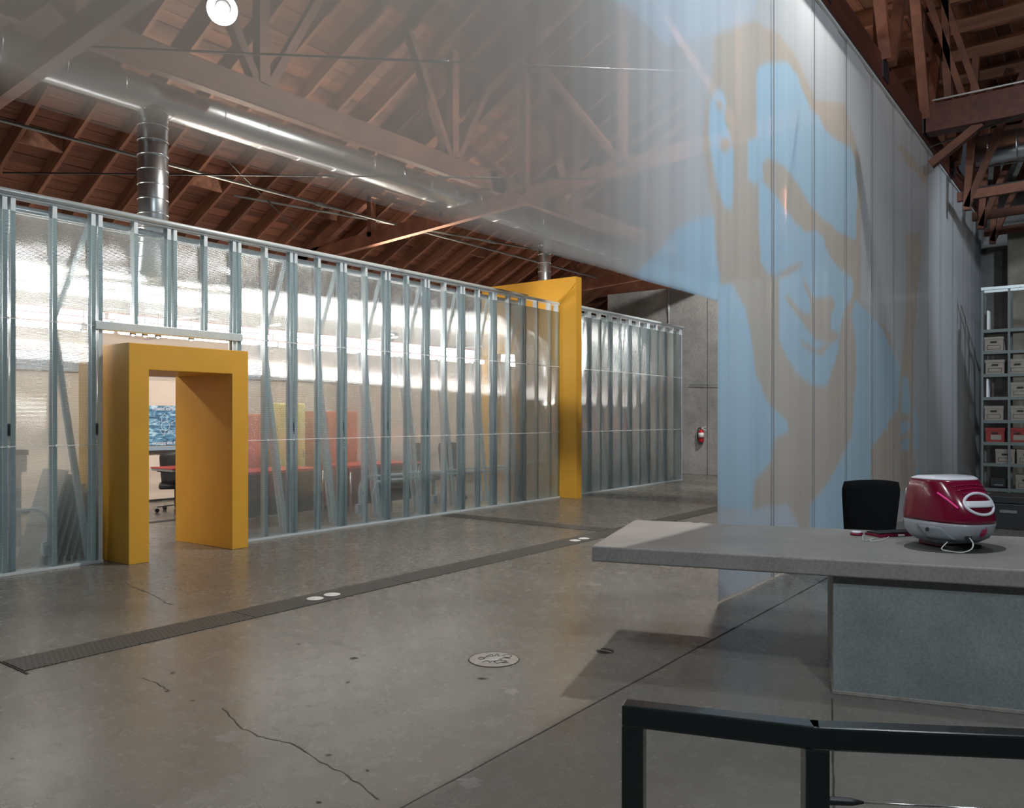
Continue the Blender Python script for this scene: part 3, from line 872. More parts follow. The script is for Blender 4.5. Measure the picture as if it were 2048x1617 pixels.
# ------------------------------------------------------------------ office furniture seen through the doorway and the sheets
def swivel_chair(name, label, x, y, rotz, back_mat, seat_z=0.46, back_h=0.55, back_w=0.47, group=None):
    c = thing(name, label, 'chair', (x, y, 0), rotz, group)
    # backrest: curved trapezoid pad
    nu, nv = 10, 9
    V, F = [], []
    for side in (0, 1):
        for j in range(nv):
            tv = j / (nv - 1)
            z = seat_z + 0.04 + back_h * tv
            wv = back_w * (0.84 + 0.16 * tv) * (1 - 0.10 * max(0, tv - 0.85) / 0.15)
            for i_ in range(nu):
                tu = i_ / (nu - 1) * 2 - 1
                x_ = tu * wv / 2
                zz = z - 0.022 * tu * tu * tv
                y_ = 0.22 + 0.05 * tv - 0.055 * tu * tu + (0.05 if side else 0) * (1 - 0.75 * abs(tu) ** 4)
                V.append((x_, y_, zz))
    def idx(s_, j, i_): return s_ * nu * nv + j * nu + i_
    for j in range(nv - 1):
        for i_ in range(nu - 1):
            F.append((idx(0, j, i_), idx(0, j, i_ + 1), idx(0, j + 1, i_ + 1), idx(0, j + 1, i_)))
            F.append((idx(1, j, i_ + 1), idx(1, j, i_), idx(1, j + 1, i_), idx(1, j + 1, i_ + 1)))
    for j in range(nv - 1):
        F.append((idx(1, j, 0), idx(0, j, 0), idx(0, j + 1, 0), idx(1, j + 1, 0)))
        F.append((idx(0, j, nu - 1), idx(1, j, nu - 1), idx(1, j + 1, nu - 1), idx(0, j + 1, nu - 1)))
    for i_ in range(nu - 1):
        F.append((idx(1, 0, i_ + 1), idx(0, 0, i_ + 1), idx(0, 0, i_), idx(1, 0, i_)))
        F.append((idx(0, nv - 1, i_ + 1), idx(1, nv - 1, i_ + 1), idx(1, nv - 1, i_), idx(0, nv - 1, i_)))
    add('backrest', V, F, back_mat, c, local=True, smooth=True)
    box('seat', (-0.25, 0.25, -0.24, 0.25, seat_z - 0.05, seat_z + 0.035), back_mat, c, local=True, bevel=0.03, seg=3)
    beam('back_support', (0, 0.2, seat_z - 0.04), (0, 0.27, seat_z + 0.10), 0.06, 0.02, M['black_plastic'], c, up=(0, 1, 0), local=True)
    tube('gas_lift', [(0, 0, 0.10), (0, 0, seat_z - 0.05)], 0.026, M['black_plastic'], c, 10, local=True)
    for k in range(5):
        t = 2 * math.pi * k / 5 + 0.3
        ex, ey = 0.29 * math.cos(t), 0.29 * math.sin(t)
        lg = beam('leg', (0.02 * math.cos(t), 0.02 * math.sin(t), 0.105), (ex, ey, 0.085), 0.035, 0.022, M['chrome'], c, local=True)
        px, py = -math.sin(t), math.cos(t)
        v, f = tube_vf([(ex - px * 0.02, ey - py * 0.02, 0.032), (ex + px * 0.02, ey + py * 0.02, 0.032)], 0.031, 12)
        add('castor', v, f, M['black_plastic'], lg, local=True, smooth=False)
    return c
# things on the view line through the doorway
p = w_from_cam((352 - 1024) / FPX * 12.9, 12.9)
swivel_chair('office_chair', 'black leather swivel chair seen through the yellow doorway', p[0], p[1], math.radians(150), M['black_leather'], 0.42, 0.5, 0.50)
dk = thing('office_desk', 'desk with a red top seen through the yellow doorway', 'desk', (5.5, 11.2, 0))
tp = w_from_cam((308 - 1024) / FPX * 12.05, 12.05)
box('desktop', (tp[0], tp[0] + 1.3, tp[1] - 0.5, tp[1] + 0.1, 0.735, 0.755), M['red_top'], dk, bevel=0.004)
box('edge_band', (tp[0] + 0.01, tp[0] + 1.29, tp[1] - 0.49, tp[1] + 0.09, 0.70, 0.735), M['grey_board'], dk)
for (dx, dy) in ((1.2, -0.4), (1.2, 0.0)):
    tube('leg', [(tp[0] + dx, tp[1] + dy, 0), (tp[0] + dx, tp[1] + dy, 0.7)], 0.02, M['chrome'], dk, 10)
beam('cable', (tp[0] + 0.05, tp[1] + 0.0, 0.69), (tp[0] + 1.2, tp[1] + 0.0, 0.55), 0.012, 0.012, M['ink'], dk)

# poster on the back wall with its tray
def wall_pt(u, v, t=13.77):
    k = (u - 1024) / FPX
    d = t / (SH - CH * k)
    return (d * (SH * k + CH), t, EYE - (v - 835) / FPX * d)
pa = wall_pt(270, 812); pb = wall_pt(400, 891)
zt_, zb_ = wall_pt(330, 812)[2], wall_pt(330, 891)[2]
ps = thing('water_poster', 'blue rippling-water poster with white lettering seen through the doorway', 'poster', ((pa[0] + pb[0]) / 2, 13.76, zb_))
box('print', (pa[0], pb[0], 13.772, 13.785, zb_, zt_), M['poster'], ps)
# wall faces -Y: text x runs along +X (to the right in view), z up
def wall_mat(x, z, y=13.768):
    return Matrix.Translation((x, y, z)) @ Matrix.Rotation(math.radians(90), 4, 'X')
xl = wall_pt(305, 820)[0]; xr = wall_pt(356, 820)[0]
text_mesh('lettering', 'n-based learning', 0.085, M['white_ink'], ps, wall_mat(xl, zt_ - 0.08), width=(xr - xl) * 0.98)
text_mesh('lettering', 'swimming with the', 0.070, M['white_ink'], ps, wall_mat(xl, zb_ + 0.02), width=(xr - xl) * 0.98)
xm = (xl + xr) / 2
def wline(pts, r=0.0035):
    v, f = tube_vf([(xm + a, 13.768, (zt_ + zb_) / 2 + b_) for a, b_ in pts], r, 5)
    add('line_drawing', v, f, M['white_ink'], ps)
wline([(-0.07, 0.06), (-0.07, 0.14), (-0.10, 0.14), (-0.02, 0.21), (0.06, 0.14), (0.03, 0.14), (0.03, 0.06)])
wline([(0.08 * math.cos(2 * math.pi * k / 24), 0.08 * math.sin(2 * math.pi * k / 24) - 0.01) for k in range(25)])
wline([(-0.22, 0.1), (-0.16, 0.05), (-0.10, 0.08), (-0.12, 0.03)])
wline([(0.10, 0.04), (0.2, 0.09), (0.24, 0.06)])
wline([(-0.1, -0.1), (-0.05, -0.16), (0.0, -0.1), (-0.03, -0.18)])
wline([(0.05, -0.1), (0.12, -0.16), (0.18, -0.12)])
tb_ = thing('wall_rail', 'slate grey tray rail on the wall under the water poster', 'rail', ((pa[0] + pb[0]) / 2, 13.75, zb_ - 0.1))
box('tray', (pa[0], pb[0], 13.70, 13.795, zb_ - 0.105, zb_ - 0.02), M['slate'], tb_, bevel=0.004)
box('lip', (pa[0], pb[0], 13.695, 13.705, zb_ - 0.115, zb_ - 0.085), M['steel_dark'], tb_)
# slate-blue bulkhead just under ceiling line seen at the top of the doorway
bh = box('wall_bulkhead', (2.5, 14.0, 13.6, 13.8, 2.25, 2.55), M['slate']); tag(bh, 'blue-grey bulkhead band high on the office wall', kind='structure')

# coloured office pieces blurred by the sheets
def cabinet(label, s_a, s_b, t_a, t_b, h, mat, cat='cabinet', name='office_cabinet'):
    c = thing(name, label, cat, ((s_a + s_b) / 2, (t_a + t_b) / 2, 0))
    box('body', (s_a, s_b, t_a, t_b, 0.05, h), mat, c, bevel=0.01)
    box('plinth', (s_a + 0.03, s_b - 0.03, t_a + 0.03, t_b - 0.03, 0, 0.05), M['ink'], c)
    n = max(1, int((s_b - s_a) / 0.5))
    for k in range(n):
        w0 = s_a + (s_b - s_a) * k / n + 0.012; w1 = s_a + (s_b - s_a) * (k + 1) / n - 0.012
        d_ = box('door', (w0, w1, t_a - 0.018, t_a, 0.07, h - 0.02), mat, c, bevel=0.004)
        box('handle', (w1 - 0.05, w1 - 0.035, t_a - 0.035, t_a - 0.018, h * 0.5, h * 0.5 + 0.12), M['chrome'], d_)
    return c
cabinet('blue-violet cabinet blurred behind the sheets right of the doorway', 6.35, 6.95, 10.4, 10.85, 1.65, M['violet'])
cabinet('lemon yellow cabinet blurred behind the sheets', 7.75, 8.25, 10.4, 10.85, 1.72, M['lemon'])
cabinet('orange-red cabinet blurred behind the sheets beside the lemon one', 8.45, 9.35, 10.4, 10.85, 1.60, M['orange'])
cabinet('narrow orange cabinet between the violet and lemon cabinets', 7.1, 7.45, 10.4, 10.85, 1.55, M['orange'])
def office_desk(label, s_a, s_b):
    c = thing('office_desk', label, 'desk', ((s_a + s_b) / 2, 9.9, 0))
    box('desktop', (s_a, s_b, 9.5, 10.25, 0.71, 0.75), M['red_top'], c, bevel=0.004)
    box('modesty_panel', (s_a + 0.05, s_b - 0.05, 9.62, 9.64, 0.12, 0.71), M['black_plastic'], c)
    for x in (s_a + 0.05, s_b - 0.05):
        for y in (9.55, 10.2):
            tube('leg', [(x, y, 0), (x, y, 0.71)], 0.02, M['chrome'], c, 8)
    return c
office_desk('dark-fronted desk blurred behind the sheets, nearest the doorway', 6.3, 7.9)
office_desk('dark-fronted desk blurred behind the sheets, second from the doorway', 8.4, 10.0)
office_desk('red-topped desk blurred behind the far partition, left', 13.4, 15.0)
office_desk('red-topped desk blurred behind the far partition, right', 15.3, 16.9)
swivel_chair('office_chair', 'black swivel chair blurred behind the sheets between the desks', 10.55, 9.75, 1.2, M['black_leather'])
swivel_chair('office_chair', 'black swivel chair blurred behind the middle of the partition', 11.2, 9.9, 2.2, M['black_leather'])
swivel_chair('office_chair', 'black swivel chair blurred behind the far partition', 16.0, 11.2, 0.4, M['black_leather'])
# long slate work-surface left of the doorway, with boards leaning below
ls = thing('work_bench', 'slate blue bench front blurred behind the sheets left of the doorway', 'bench', (2.6, 10.6, 0))
box('bench_top', (0.5, 4.1, 10.2, 11.0, 1.06, 1.12), M['steel_dark'], ls)
box('front_panel', (0.5, 4.1, 10.25, 10.30, 0.86, 1.06), M['slate'], ls)
for x in (0.55, 2.3, 4.0):
    box('leg', (x, x + 0.06, 10.3, 10.95, 0, 1.06), M['slate'], ls)
for k in range(6):
    off = 0.075 * k
    lab = ['nearest', 'second', 'third', 'fourth', 'fifth', 'last'][k]
    bd = thing('leaning_board', 'grey board leaning behind the sheets left of the doorway, %s of six from the left' % lab, 'board', (3.62 + off, 8.75, 0), group='boards leaning behind the partition')
    add('panel', *prism_vf([(0.0, 0.0), (0.025, 0.0), (0.285 - 0.02 * k, 0.95 - 0.05 * k), (0.26 - 0.02 * k, 0.95 - 0.05 * k)], 'y', 0.0, 0.55), M['grey_board'], bd, local=True)
    box('edge_strip', (0.0, 0.024, -0.006, 0.0, 0.0, 0.06), M['galv'], bd, local=True)

# conduits and outlet boxes just behind the sheets
def conduit(label, pts, boxat):
    c = thing('conduit', label, 'conduit', (boxat[0], boxat[1], boxat[2]))
    tube('pipe', bez(pts, 6), 0.016, M['galv'], c, 8)
    box('outlet_box', (boxat[0] - 0.055, boxat[0] + 0.055, boxat[1] - 0.02, boxat[1] + 0.035, boxat[2] - 0.07, boxat[2] + 0.07), M['galv'], c, bevel=0.006)
    v, f = box_vf(boxat[0] - 0.045, boxat[0] + 0.045, boxat[1] - 0.026, boxat[1] - 0.02, boxat[2] - 0.06, boxat[2] + 0.06)
    add('cover_plate', v, f, M['chrome'], c, bevel=0.003)
    return c
tcx = TW + 0.118
conduit('conduit bending down to an outlet box behind the sheets, left of the doorway', [(2.4, tcx, 0.60), (3.3, tcx, 0.60), (3.52, tcx, 0.58), (3.6, tcx, 0.47), (3.6, tcx, 0.25)], (3.6, tcx, 0.2))
conduit('conduit bending down to an outlet box behind the middle of the partition', [(12.3, tcx, 0.66), (9.2, tcx, 0.66), (8.0, tcx, 0.66), (7.8, tcx, 0.64), (7.7, tcx, 0.52), (7.7, tcx, 0.3)], (7.7, tcx, 0.22))
conduit('lower conduit running under the long one behind the middle of the partition', [(7.95, tcx, 0.40), (8.0, tcx, 0.52), (8.12, tcx, 0.58), (9.0, tcx, 0.585), (9.16, tcx, 0.55), (9.22, tcx, 0.4), (9.24, tcx, 0.3)], (9.24, tcx, 0.22))
conduit('conduit dropping to an outlet box just left of the tall yellow frame', [(9.4, tcx, 0.5), (9.5, tcx, 0.58), (9.65, tcx, 0.6), (11.0, tcx, 0.6), (11.25, tcx, 0.58), (11.35, tcx, 0.48), (11.36, tcx, 0.3)], (11.36, tcx, 0.24))

# ------------------------------------------------------------------ ducts
def ring(par, c, axis, r, w_, mat):
    n = 24
    V, F = [], []
    for (rr, off) in ((r, -w_), (r + 0.008, -w_ * 0.5), (r + 0.008, w_ * 0.5), (r, w_)):
        for k in range(n):
            t = 2 * math.pi * k / n
            a, b_ = rr * math.cos(t), rr * math.sin(t)
            if axis == 'x': V.append((c[0] + off, c[1] + a, c[2] + b_))
            elif axis == 'y': V.append((c[0] + a, c[1] + off, c[2] + b_))
            else: V.append((c[0] + a, c[1] + b_, c[2] + off))
    for j in range(3):
        for k in range(n):
            l = (k + 1) % n
            F.append((j * n + k, j * n + l, (j + 1) * n + l, (j + 1) * n + k))
    add('duct_seam', V, F, mat, par, smooth=True)
md = thing('air_duct', 'long round galvanised air duct running high along the hall behind the film', 'duct', (6, 9.0, 5.0))
tube('pipe', [(-2.0, 9.0, 5.22), (17.0, 9.0, 5.22)], 0.20, M['duct'], md, 32)
s = 0.2
while s < 16.9:
    ring(md, (s, 9.0, 5.22), 'x', 0.2, 0.012, M['duct']); s += 0.62
def riser(label, s, t, r, z0, z1):
    d = thing('duct_riser', label, 'duct', (s, t, z0))
    tube('pipe', [(s, t, z0), (s, t, z1)], r, M['duct'], d, 28)
    z = z0 + 0.1
    while z < z1 - 0.05:
        ring(d, (s, t, z), 'z', r, 0.008, M['duct']); z += 0.17
    ring(d, (s, t, z0 + 0.03), 'z', r + 0.006, 0.03, M['duct'])
    return d
def s_at(u, t):
    k = (u - 1024) / FPX
    return t * (SH * k + CH) / (SH - CH * k)
riser('shiny vertical duct dropping behind the partition above the yellow doorway', s_at(306, 9.0), 9.0, 0.165, 2.9, 5.10)
riser('thin vertical duct dropping behind the tall yellow frame', s_at(1089, 9.1), 9.1, 0.125, 2.9, 5.12)
# duct on the dark right-hand side
rd = thing('air_duct', 'round silver duct crossing the dark bay at the upper right', 'duct', (17.2, 0, 6.4))
tube('pipe', [(17.2, 2.2, 6.45), (17.2, -4.0, 6.45)], 0.28, M['duct'], rd, 32)
t = 2.0
while t > -3.8:
    ring(rd, (17.2, t, 6.45), 'y', 0.28, 0.012, M['duct']); t -= 0.45

# ------------------------------------------------------------------ timber structure
# longitudinal truss carrying the film
lt = thing('film_truss', 'red-brown timber truss carrying the hanging film along its lower beam', 'truss', (10, 2.6, 5.9))
ZB = 5.92
box('bottom_chord', (S0 + 0.5, 21.6, 2.54, 2.70, ZB, ZB + 0.36), M['red_timber'], lt, bevel=0.01)
box('top_chord', (S0 + 0.5, 21.6, 2.54, 2.70, 7.75, 8.02), M['red_timber'], lt, bevel=0.01)
s = 0.9
while s < 21:
    beam('web_post', (s, 2.60, ZB + 0.3), (s, 2.60, 7.9), 0.14, 0.14, M['timber'], lt)
    beam('web_diagonal', (s + 0.12, 2.50, ZB + 0.3), (s + 1.0, 2.50, 7.9), 0.10, 0.14, M['timber'], lt, up=(0, 1, 0))
    beam('web_diagonal', (s - 0.12, 2.50, ZB + 0.3), (s - 1.0, 2.50, 7.9), 0.10, 0.14, M['timber'], lt, up=(0, 1, 0))
    box('gusset_plate', (s - 0.16, s + 0.16, 2.522, 2.54, ZB + 0.05, ZB + 0.33), M['steel_dark'], lt)
    s += 2.66
# longitudinal beam over the partition with posts and struts
lb = thing('purlin_truss', 'orange-brown timber beam with fanned struts, high along the hall seen through the film', 'truss', (8, 8.0, 5.1))
box('beam', (S0 + 0.5, 19.6, 7.93, 8.07, 5.08, 5.38), M['timber'], lb, bevel=0.01)
for s in (2.35, 5.72, 9.07, 12.42, 15.8):
    beam('post', (s, 8.0, 5.36), (s, 8.0, roof_z(8.0) - 0.2), 0.14, 0.14, M['timber'], lb)
    for q in (-1, 1):
        beam('strut', (s + q * 0.08, 8.0, 5.36), (s + q * 0.95, 8.0, roof_z(8.0) - 0.22), 0.10, 0.12, M['timber'], lb, up=(0, 1, 0))
# cross trusses
def cross_truss(label, s):
    t_ = thing('cross_truss', label, 'truss', (s, 7, 4.8))
    def bz(t): return 5.15 - 0.055 * (t - 2.7)
    beam('bottom_chord', (s, 2.75, bz(2.75)), (s, 13.5, bz(13.5) - 0.05), 0.12, 0.24, M['timber'], t_)
    beam('top_chord', (s, 5.6, 8.02), (s, 13.5, 4.1), 0.12, 0.22, M['timber'], t_)
    beam('top_chord', (s, 2.75, 7.98), (s, 5.6, 7.98), 0.12, 0.22, M['timber'], t_)
    nodes = [3.9, 5.6, 7.3, 9.0, 10.7]
    for k, t in enumerate(nodes):
        beam('web_post', (s, t, bz(t)), (s, t, roof_z(t) - 0.3), 0.1, 0.12, M['timber'], t_)
        if k < len(nodes) - 1:
            t2 = nodes[k + 1]
            beam('web_diagonal', (s, t, bz(t) + 0.05), (s, t2, roof_z(t2) - 0.32), 0.08, 0.14, M['timber'], t_, up=(1, 0, 0))
    return t_
cross_truss('nearest cross truss of dark timber, seen through the film at the upper left', 3.35)
cross_truss('middle cross truss of timber, its lower beam showing above the partition', 9.95)
cross_truss('farthest cross truss of timber near the end wall', 16.6)
# right-hand bay
rb = thing('bay_girder', 'dark timber girder crossing the bay at the upper right', 'girder', (14.2, 0, 6.0))
box('girder', (14.05, 14.35, T0 + 0.2, 2.5, 5.98, 6.42), M['red_timber'], rb, bevel=0.01)
tube('wire_on_top', [(14.02, 2.4, 6.45), (14.02, 1.0, 6.45), (14.02, -4, 6.46)], 0.014, M['cable_white'], rb, 6)
for q in (0.0, 0.20):
    beam('leaning_post', (14.2, 1.98 - q, 6.4), (14.2, 2.5 - q, 8.2), 0.09, 0.10, M['timber'], rb, up=(1, 0, 0))
beam('post', (14.2, 2.2, 6.4), (14.2, 2.25, 8.2), 0.10, 0.10, M['timber'], rb, up=(1, 0, 0))
beam('knee_brace', (14.2, 2.45, 5.5), (14.2, 1.75, 6.0), 0.12, 0.14, M['timber'], rb, up=(1, 0, 0))
for k, (s, lab) in enumerate([(16.4, 'timber brace standing under the bay girder, nearer one'), (18.2, 'timber brace standing in the dark bay, middle one'), (19.9, 'timber brace standing in the dark bay, farthest one')]):
    b_ = thing('bay_brace', lab, 'brace', (s, 2.2, 5.4))
    beam('post', (s, 2.25, 5.2), (s, 2.1, 7.9), 0.11, 0.14, M['timber'], b_, up=(1, 0, 0))
    beam('diagonal', (s, 2.25, 5.25), (s, 1.2, 7.9), 0.10, 0.14, M['timber'], b_, up=(1, 0, 0))
    beam('tie', (s, 2.4, 5.45), (s, -3.0, 5.6), 0.10, 0.16, M['timber'], b_)
# rods, wires and pipes
def rod(label, a, b_, r=0.012, mat='steel_dark', name='tie_rod', cat='rod'):
    c = thing(name, label, cat, a)
    tube('bar', [a, b_], r, M[mat], c, 7)
    mid = tuple((x + y) / 2 for x, y in zip(a, b_)); d = (Vector(b_) - Vector(a)).normalized() * 0.11
    tube('coupling', [Vector(mid) - d, Vector(mid) + d], r * 1.8, M[mat], c, 8)
    return c
rod('dark tie rod slanting level behind the film', (3.4, 7.9, 4.95), (8.2, 2.72, 4.95))
rod('dark tie rod crossing above the partition from the far left', (4.28, 11.4, 4.62), (9.8, 5.3, 4.75))
rod('thin steep wire above the partition', (6.4, 9.7, 4.98), (9.0, 11.4, 4.66), 0.008)
rod('grey pipe running along under the rafters above the partition', (-1, 10.0, 4.82), (17.5, 10.0, 4.82), 0.02, 'dull_pipe', 'roof_pipe', 'pipe')
rod('second grey pipe under the rafters, farther back above the partition', (7.5, 11.2, 5.0), (18.0, 9.2, 5.1), 0.018, 'dull_pipe', 'roof_pipe', 'pipe')
rod('black rod crossing below the girder at the upper right', (14.4, 2.5, 5.85), (12.5, -3.0, 6.2), 0.016)
rod('thin pale pipe crossing the dark bay at the right', (17.9, 2.3, 5.95), (17.9, -3.5, 5.95), 0.018, 'dull_pipe', 'roof_pipe', 'pipe')
rod('thin pale pipe crossing the dark bay just under the duct', (17.0, 2.2, 6.08), (17.0, -3.5, 6.08), 0.016, 'dull_pipe', 'roof_pipe', 'pipe')

# ------------------------------------------------------------------ lamps of the hall and added fill lamps
for k, (pos, watts, colr, tgt, cone, where) in enumerate(HALL_AND_FILL_LAMPS):
    lp = thing('flood_lamp', 'bright round flood lamp ' + where, 'lamp', pos, group=None)
    d = (Vector(tgt) - Vector(pos)).normalized()
    q = d.to_track_quat('-Z', 'Y').to_matrix().to_4x4()
    def tf(vv): return [tuple(q @ Vector(x)) for x in vv]
    v, f = lathe_vf([(0.04, 0.22), (0.06, 0.17), (0.075, 0.12), (0.11, 0.05), (0.12, 0.02)], 0, 0, 24)
    add('housing', tf(v), f[:-1], M['steel_dark'], lp, local=True, smooth=True)
    v, f = lathe_vf([(0.03, 0.19), (0.055, 0.15), (0.07, 0.12), (0.105, 0.05), (0.114, 0.022)], 0, 0, 24)
    add('reflector', tf(v), f[:-1], M['chrome'], lp, local=True, smooth=True)
    v, f = lathe_vf([(0.0, 0.045), (0.03, 0.055), (0.042, 0.08), (0.035, 0.115)], 0, 0, 16)
    add('bulb', tf(v), f, M['glow_lamp'], lp, local=True, smooth=True)
    zt_l = roof_z(pos[1]) - 0.02
    if pos[2] < 3.5:
        beam('wall_arm', tuple(q @ Vector((0, 0, 0.18))), (0, 13.8 - pos[1], 0.05), 0.03, 0.03, M['steel_dark'], lp, local=True)
    else: tube('drop_cord', [tuple(q @ Vector((0, 0, 0.2))), (0, 0, min(0.6, zt_l - pos[2])), (0, 0, zt_l - pos[2])], 0.008, M['steel_dark'], lp, 6, local=True)
    ld = bpy.data.lights.new('flood_light', 'SPOT')
    ld.energy = watts; ld.color = colr; ld.spot_size = math.radians(cone); ld.spot_blend = 0.7; ld.shadow_soft_size = 0.10
    lo = bpy.data.objects.new('flood_light', ld)
    COL.objects.link(lo); lo.parent = lp
    lo.location = d * 0.16
    lo.rotation_euler = d.to_track_quat('-Z', 'Y').to_euler()

# ------------------------------------------------------------------ hanging film, the projector's portrait light painted into its colours
A = lambda pts: [(1300 + x / 2.695, y / 2.695) for x, y in pts]
B = lambda pts: [(1380 + x / 3.066, 340 + y / 3.066) for x, y in pts]
C = lambda pts: [(1380 + x / 3.066, 780 + y / 3.066) for x, y in pts]
BLUE = [
    A([(575, 380), (600, 350), (640, 335), (740, 332), (795, 410), (830, 500), (870, 580), (920, 640), (940, 700), (1000, 750), (1080, 795), (1105, 880), (1112, 1000), (1110, 1295), (1020, 1250), (930, 1180), (870, 1110), (820, 1030), (750, 930), (700, 880), (640, 850), (605, 880), (610, 960), (560, 1000), (520, 960), (520, 760), (570, 740)]),
    B([(415, 60), (450, 70), (540, 170), (590, 250), (640, 320), (710, 380), (770, 370), (815, 400), (830, 470), (865, 545), (930, 610), (1000, 670), (1000, 760), (950, 870), (920, 1000), (915, 1100), (880, 1200), (830, 1330), (750, 1320), (650, 1250), (590, 1150), (550, 1050), (545, 900), (545, 650), (480, 640), (430, 560), (415, 300)]),
    B([(1010, 800), (1080, 850), (1150, 930), (1200, 1020), (1250, 1120), (1285, 1200), (1280, 1420), (1220, 1520), (1215, 1600), (1000, 1600), (1005, 1450), (1020, 1250), (1015, 1050), (990, 900)]),
    C([(1005, 0), (1280, 0), (1270, 120), (1210, 210), (1150, 310), (1110, 350), (1110, 560), (1060, 700), (960, 860), (740, 860), (740, 700), (800, 640), (870, 520), (950, 400), (990, 280), (1000, 100)]),
    A([(345, 490), (390, 480), (412, 560), (400, 640), (430, 720), (450, 850), (442, 1130), (400, 1120), (370, 1030), (340, 900), (320, 750), (310, 600)]),
    A([(-20, 1430), (70, 1330), (150, 1230), (250, 1180), (350, 1165), (352, 1300), (362, 1400), (380, 1500), (390, 1620), (-60, 1620), (-120, 1500)]),
    B([(-60, 700), (180, 700), (260, 700), (335, 850), (375, 1050), (400, 1250), (440, 1350), (520, 1490), (600, 1600), (120, 1600), (120, 700)]),
    C([(150, 0), (430, 0), (500, 100), (590, 190), (600, 260), (520, 300), (500, 450), (395, 560), (385, 700), (370, 790), (340, 740), (240, 722), (150, 720)]),
    C([(1290, 195), (1350, 190), (1352, 240), (1290, 285)]), C([(1372, 100), (1400, 180), (1412, 350), (1380, 380), (1370, 200)]),
    C([(1290, 320), (1345, 290), (1345, 360), (1295, 370)]), C([(1385, 480), (1415, 470), (1415, 560), (1370, 600)]),
    B([(1300, 1270), (1340, 1265), (1350, 1400), (1355, 1500), (1290, 1490)]),
]
PALE = [A([(-300, -60), (600, -60), (560, 50), (500, 90), (420, 130), (350, 180), (90, 250), (40, 190), (-100, 60)]),
        C([(170, 760), (600, 700), (700, 900), (420, 1100), (330, 1230), (180, 1300)])]  # hazy top and lit foot of the film, painted paler
TAN_IN = [
    B([(690, 660), (715, 690), (735, 750), (770, 790), (870, 775), (890, 830), (860, 900), (860, 980), (910, 1000), (905, 1040), (850, 1070), (830, 1060), (770, 1040), (700, 950), (620, 850), (575, 780), (600, 775), (660, 850), (730, 895), (745, 880), (740, 800), (705, 730)]),
    B([(545, 640), (600, 600), (690, 565), (692, 582), (620, 630), (560, 670)]),
    B([(670, 1035), (720, 1072), (790, 1105), (822, 1065), (850, 1080), (805, 1140), (740, 1110), (690, 1085)]),
    A([(385, 750), (420, 740), (435, 790), (410, 830), (380, 800)]),
    A([(350, 545), (385, 540), (400, 580), (365, 600)]),
    A([(320, 600), (300, 500), (280, 800), (320, 900)]),
]
TAN = [A([(345, 200), (560, 110), (700, 180), (800, 330), (900, 540), (1050, 560), (1110, 790), (1135, 900), (1135, 1617), (1300, 1800), (1300, 2000), (420, 2000), (345, 1600), (345, 1160), (300, 900), (300, 600), (330, 450)]),
       B([(150, 100), (350, 100), (1010, 380), (1040, 800), (1000, 1600), (600, 1600), (400, 1250), (340, 850), (200, 690), (150, 500)]),
       C([(430, 0), (1005, 0), (990, 280), (870, 520), (740, 700), (740, 860), (390, 860), (390, 560), (500, 450), (520, 300), (600, 260)]),
       B([(1325, 390), (1410, 390), (1420, 500), (1390, 760), (1370, 1100), (1365, 1600), (1265, 1600), (1290, 1250), (1320, 900), (1330, 700)]),
       C([(1280, 120), (1365, 100), (1370, 400), (1400, 560), (1340, 620), (1110, 640), (1110, 350), (1210, 210)]),
       A([(1310, 760), (1380, 800), (1480, 930), (1640, 1060), (1600, 1080), (1500, 1010), (1400, 900)])]
C_NEU = np.array([0.46, 0.495, 0.53]); C_TAN = np.array([0.46, 0.425, 0.38]); C_BLUE = np.array([0.375, 0.53, 0.655]); C_PALE = np.array([0.45, 0.51, 0.58]); C_VAL = np.array([0.43, 0.38, 0.33])  # portrait tones are projector light painted as film colour

def inside(poly, U, Vv):
    r = np.zeros(U.shape, bool)
    n = len(poly)
    for i in range(n):
        x1, y1 = poly[i]; x2, y2 = poly[(i + 1) % n]
        if y1 == y2: continue
        c = ((y1 > Vv) != (y2 > Vv)) & (U < (x2 - x1) * (Vv - y1) / (y2 - y1) + x1)
        r ^= c
    return r

def blur(a, k=2):
    for _ in range(k):
        p_ = np.pad(a, ((1, 1), (1, 1), (0, 0)), mode='edge')
        a = (p_[:-2, 1:-1] + p_[2:, 1:-1] + p_[1:-1, :-2] + p_[1:-1, 2:] + 2 * p_[1:-1, 1:-1]) / 6
    return a

sf = thing('projection_film', 'tall sheer hanging film strips with projected portrait light painted in as pale blue', 'curtain', (12, TS, 0))
def film_y(s, z):
    return TS + 0.006 * math.sin(s * 7.3) + 0.006 * math.sin(s * 19.0 + 1.0) + 0.004 * math.sin(z * 1.3 + s)

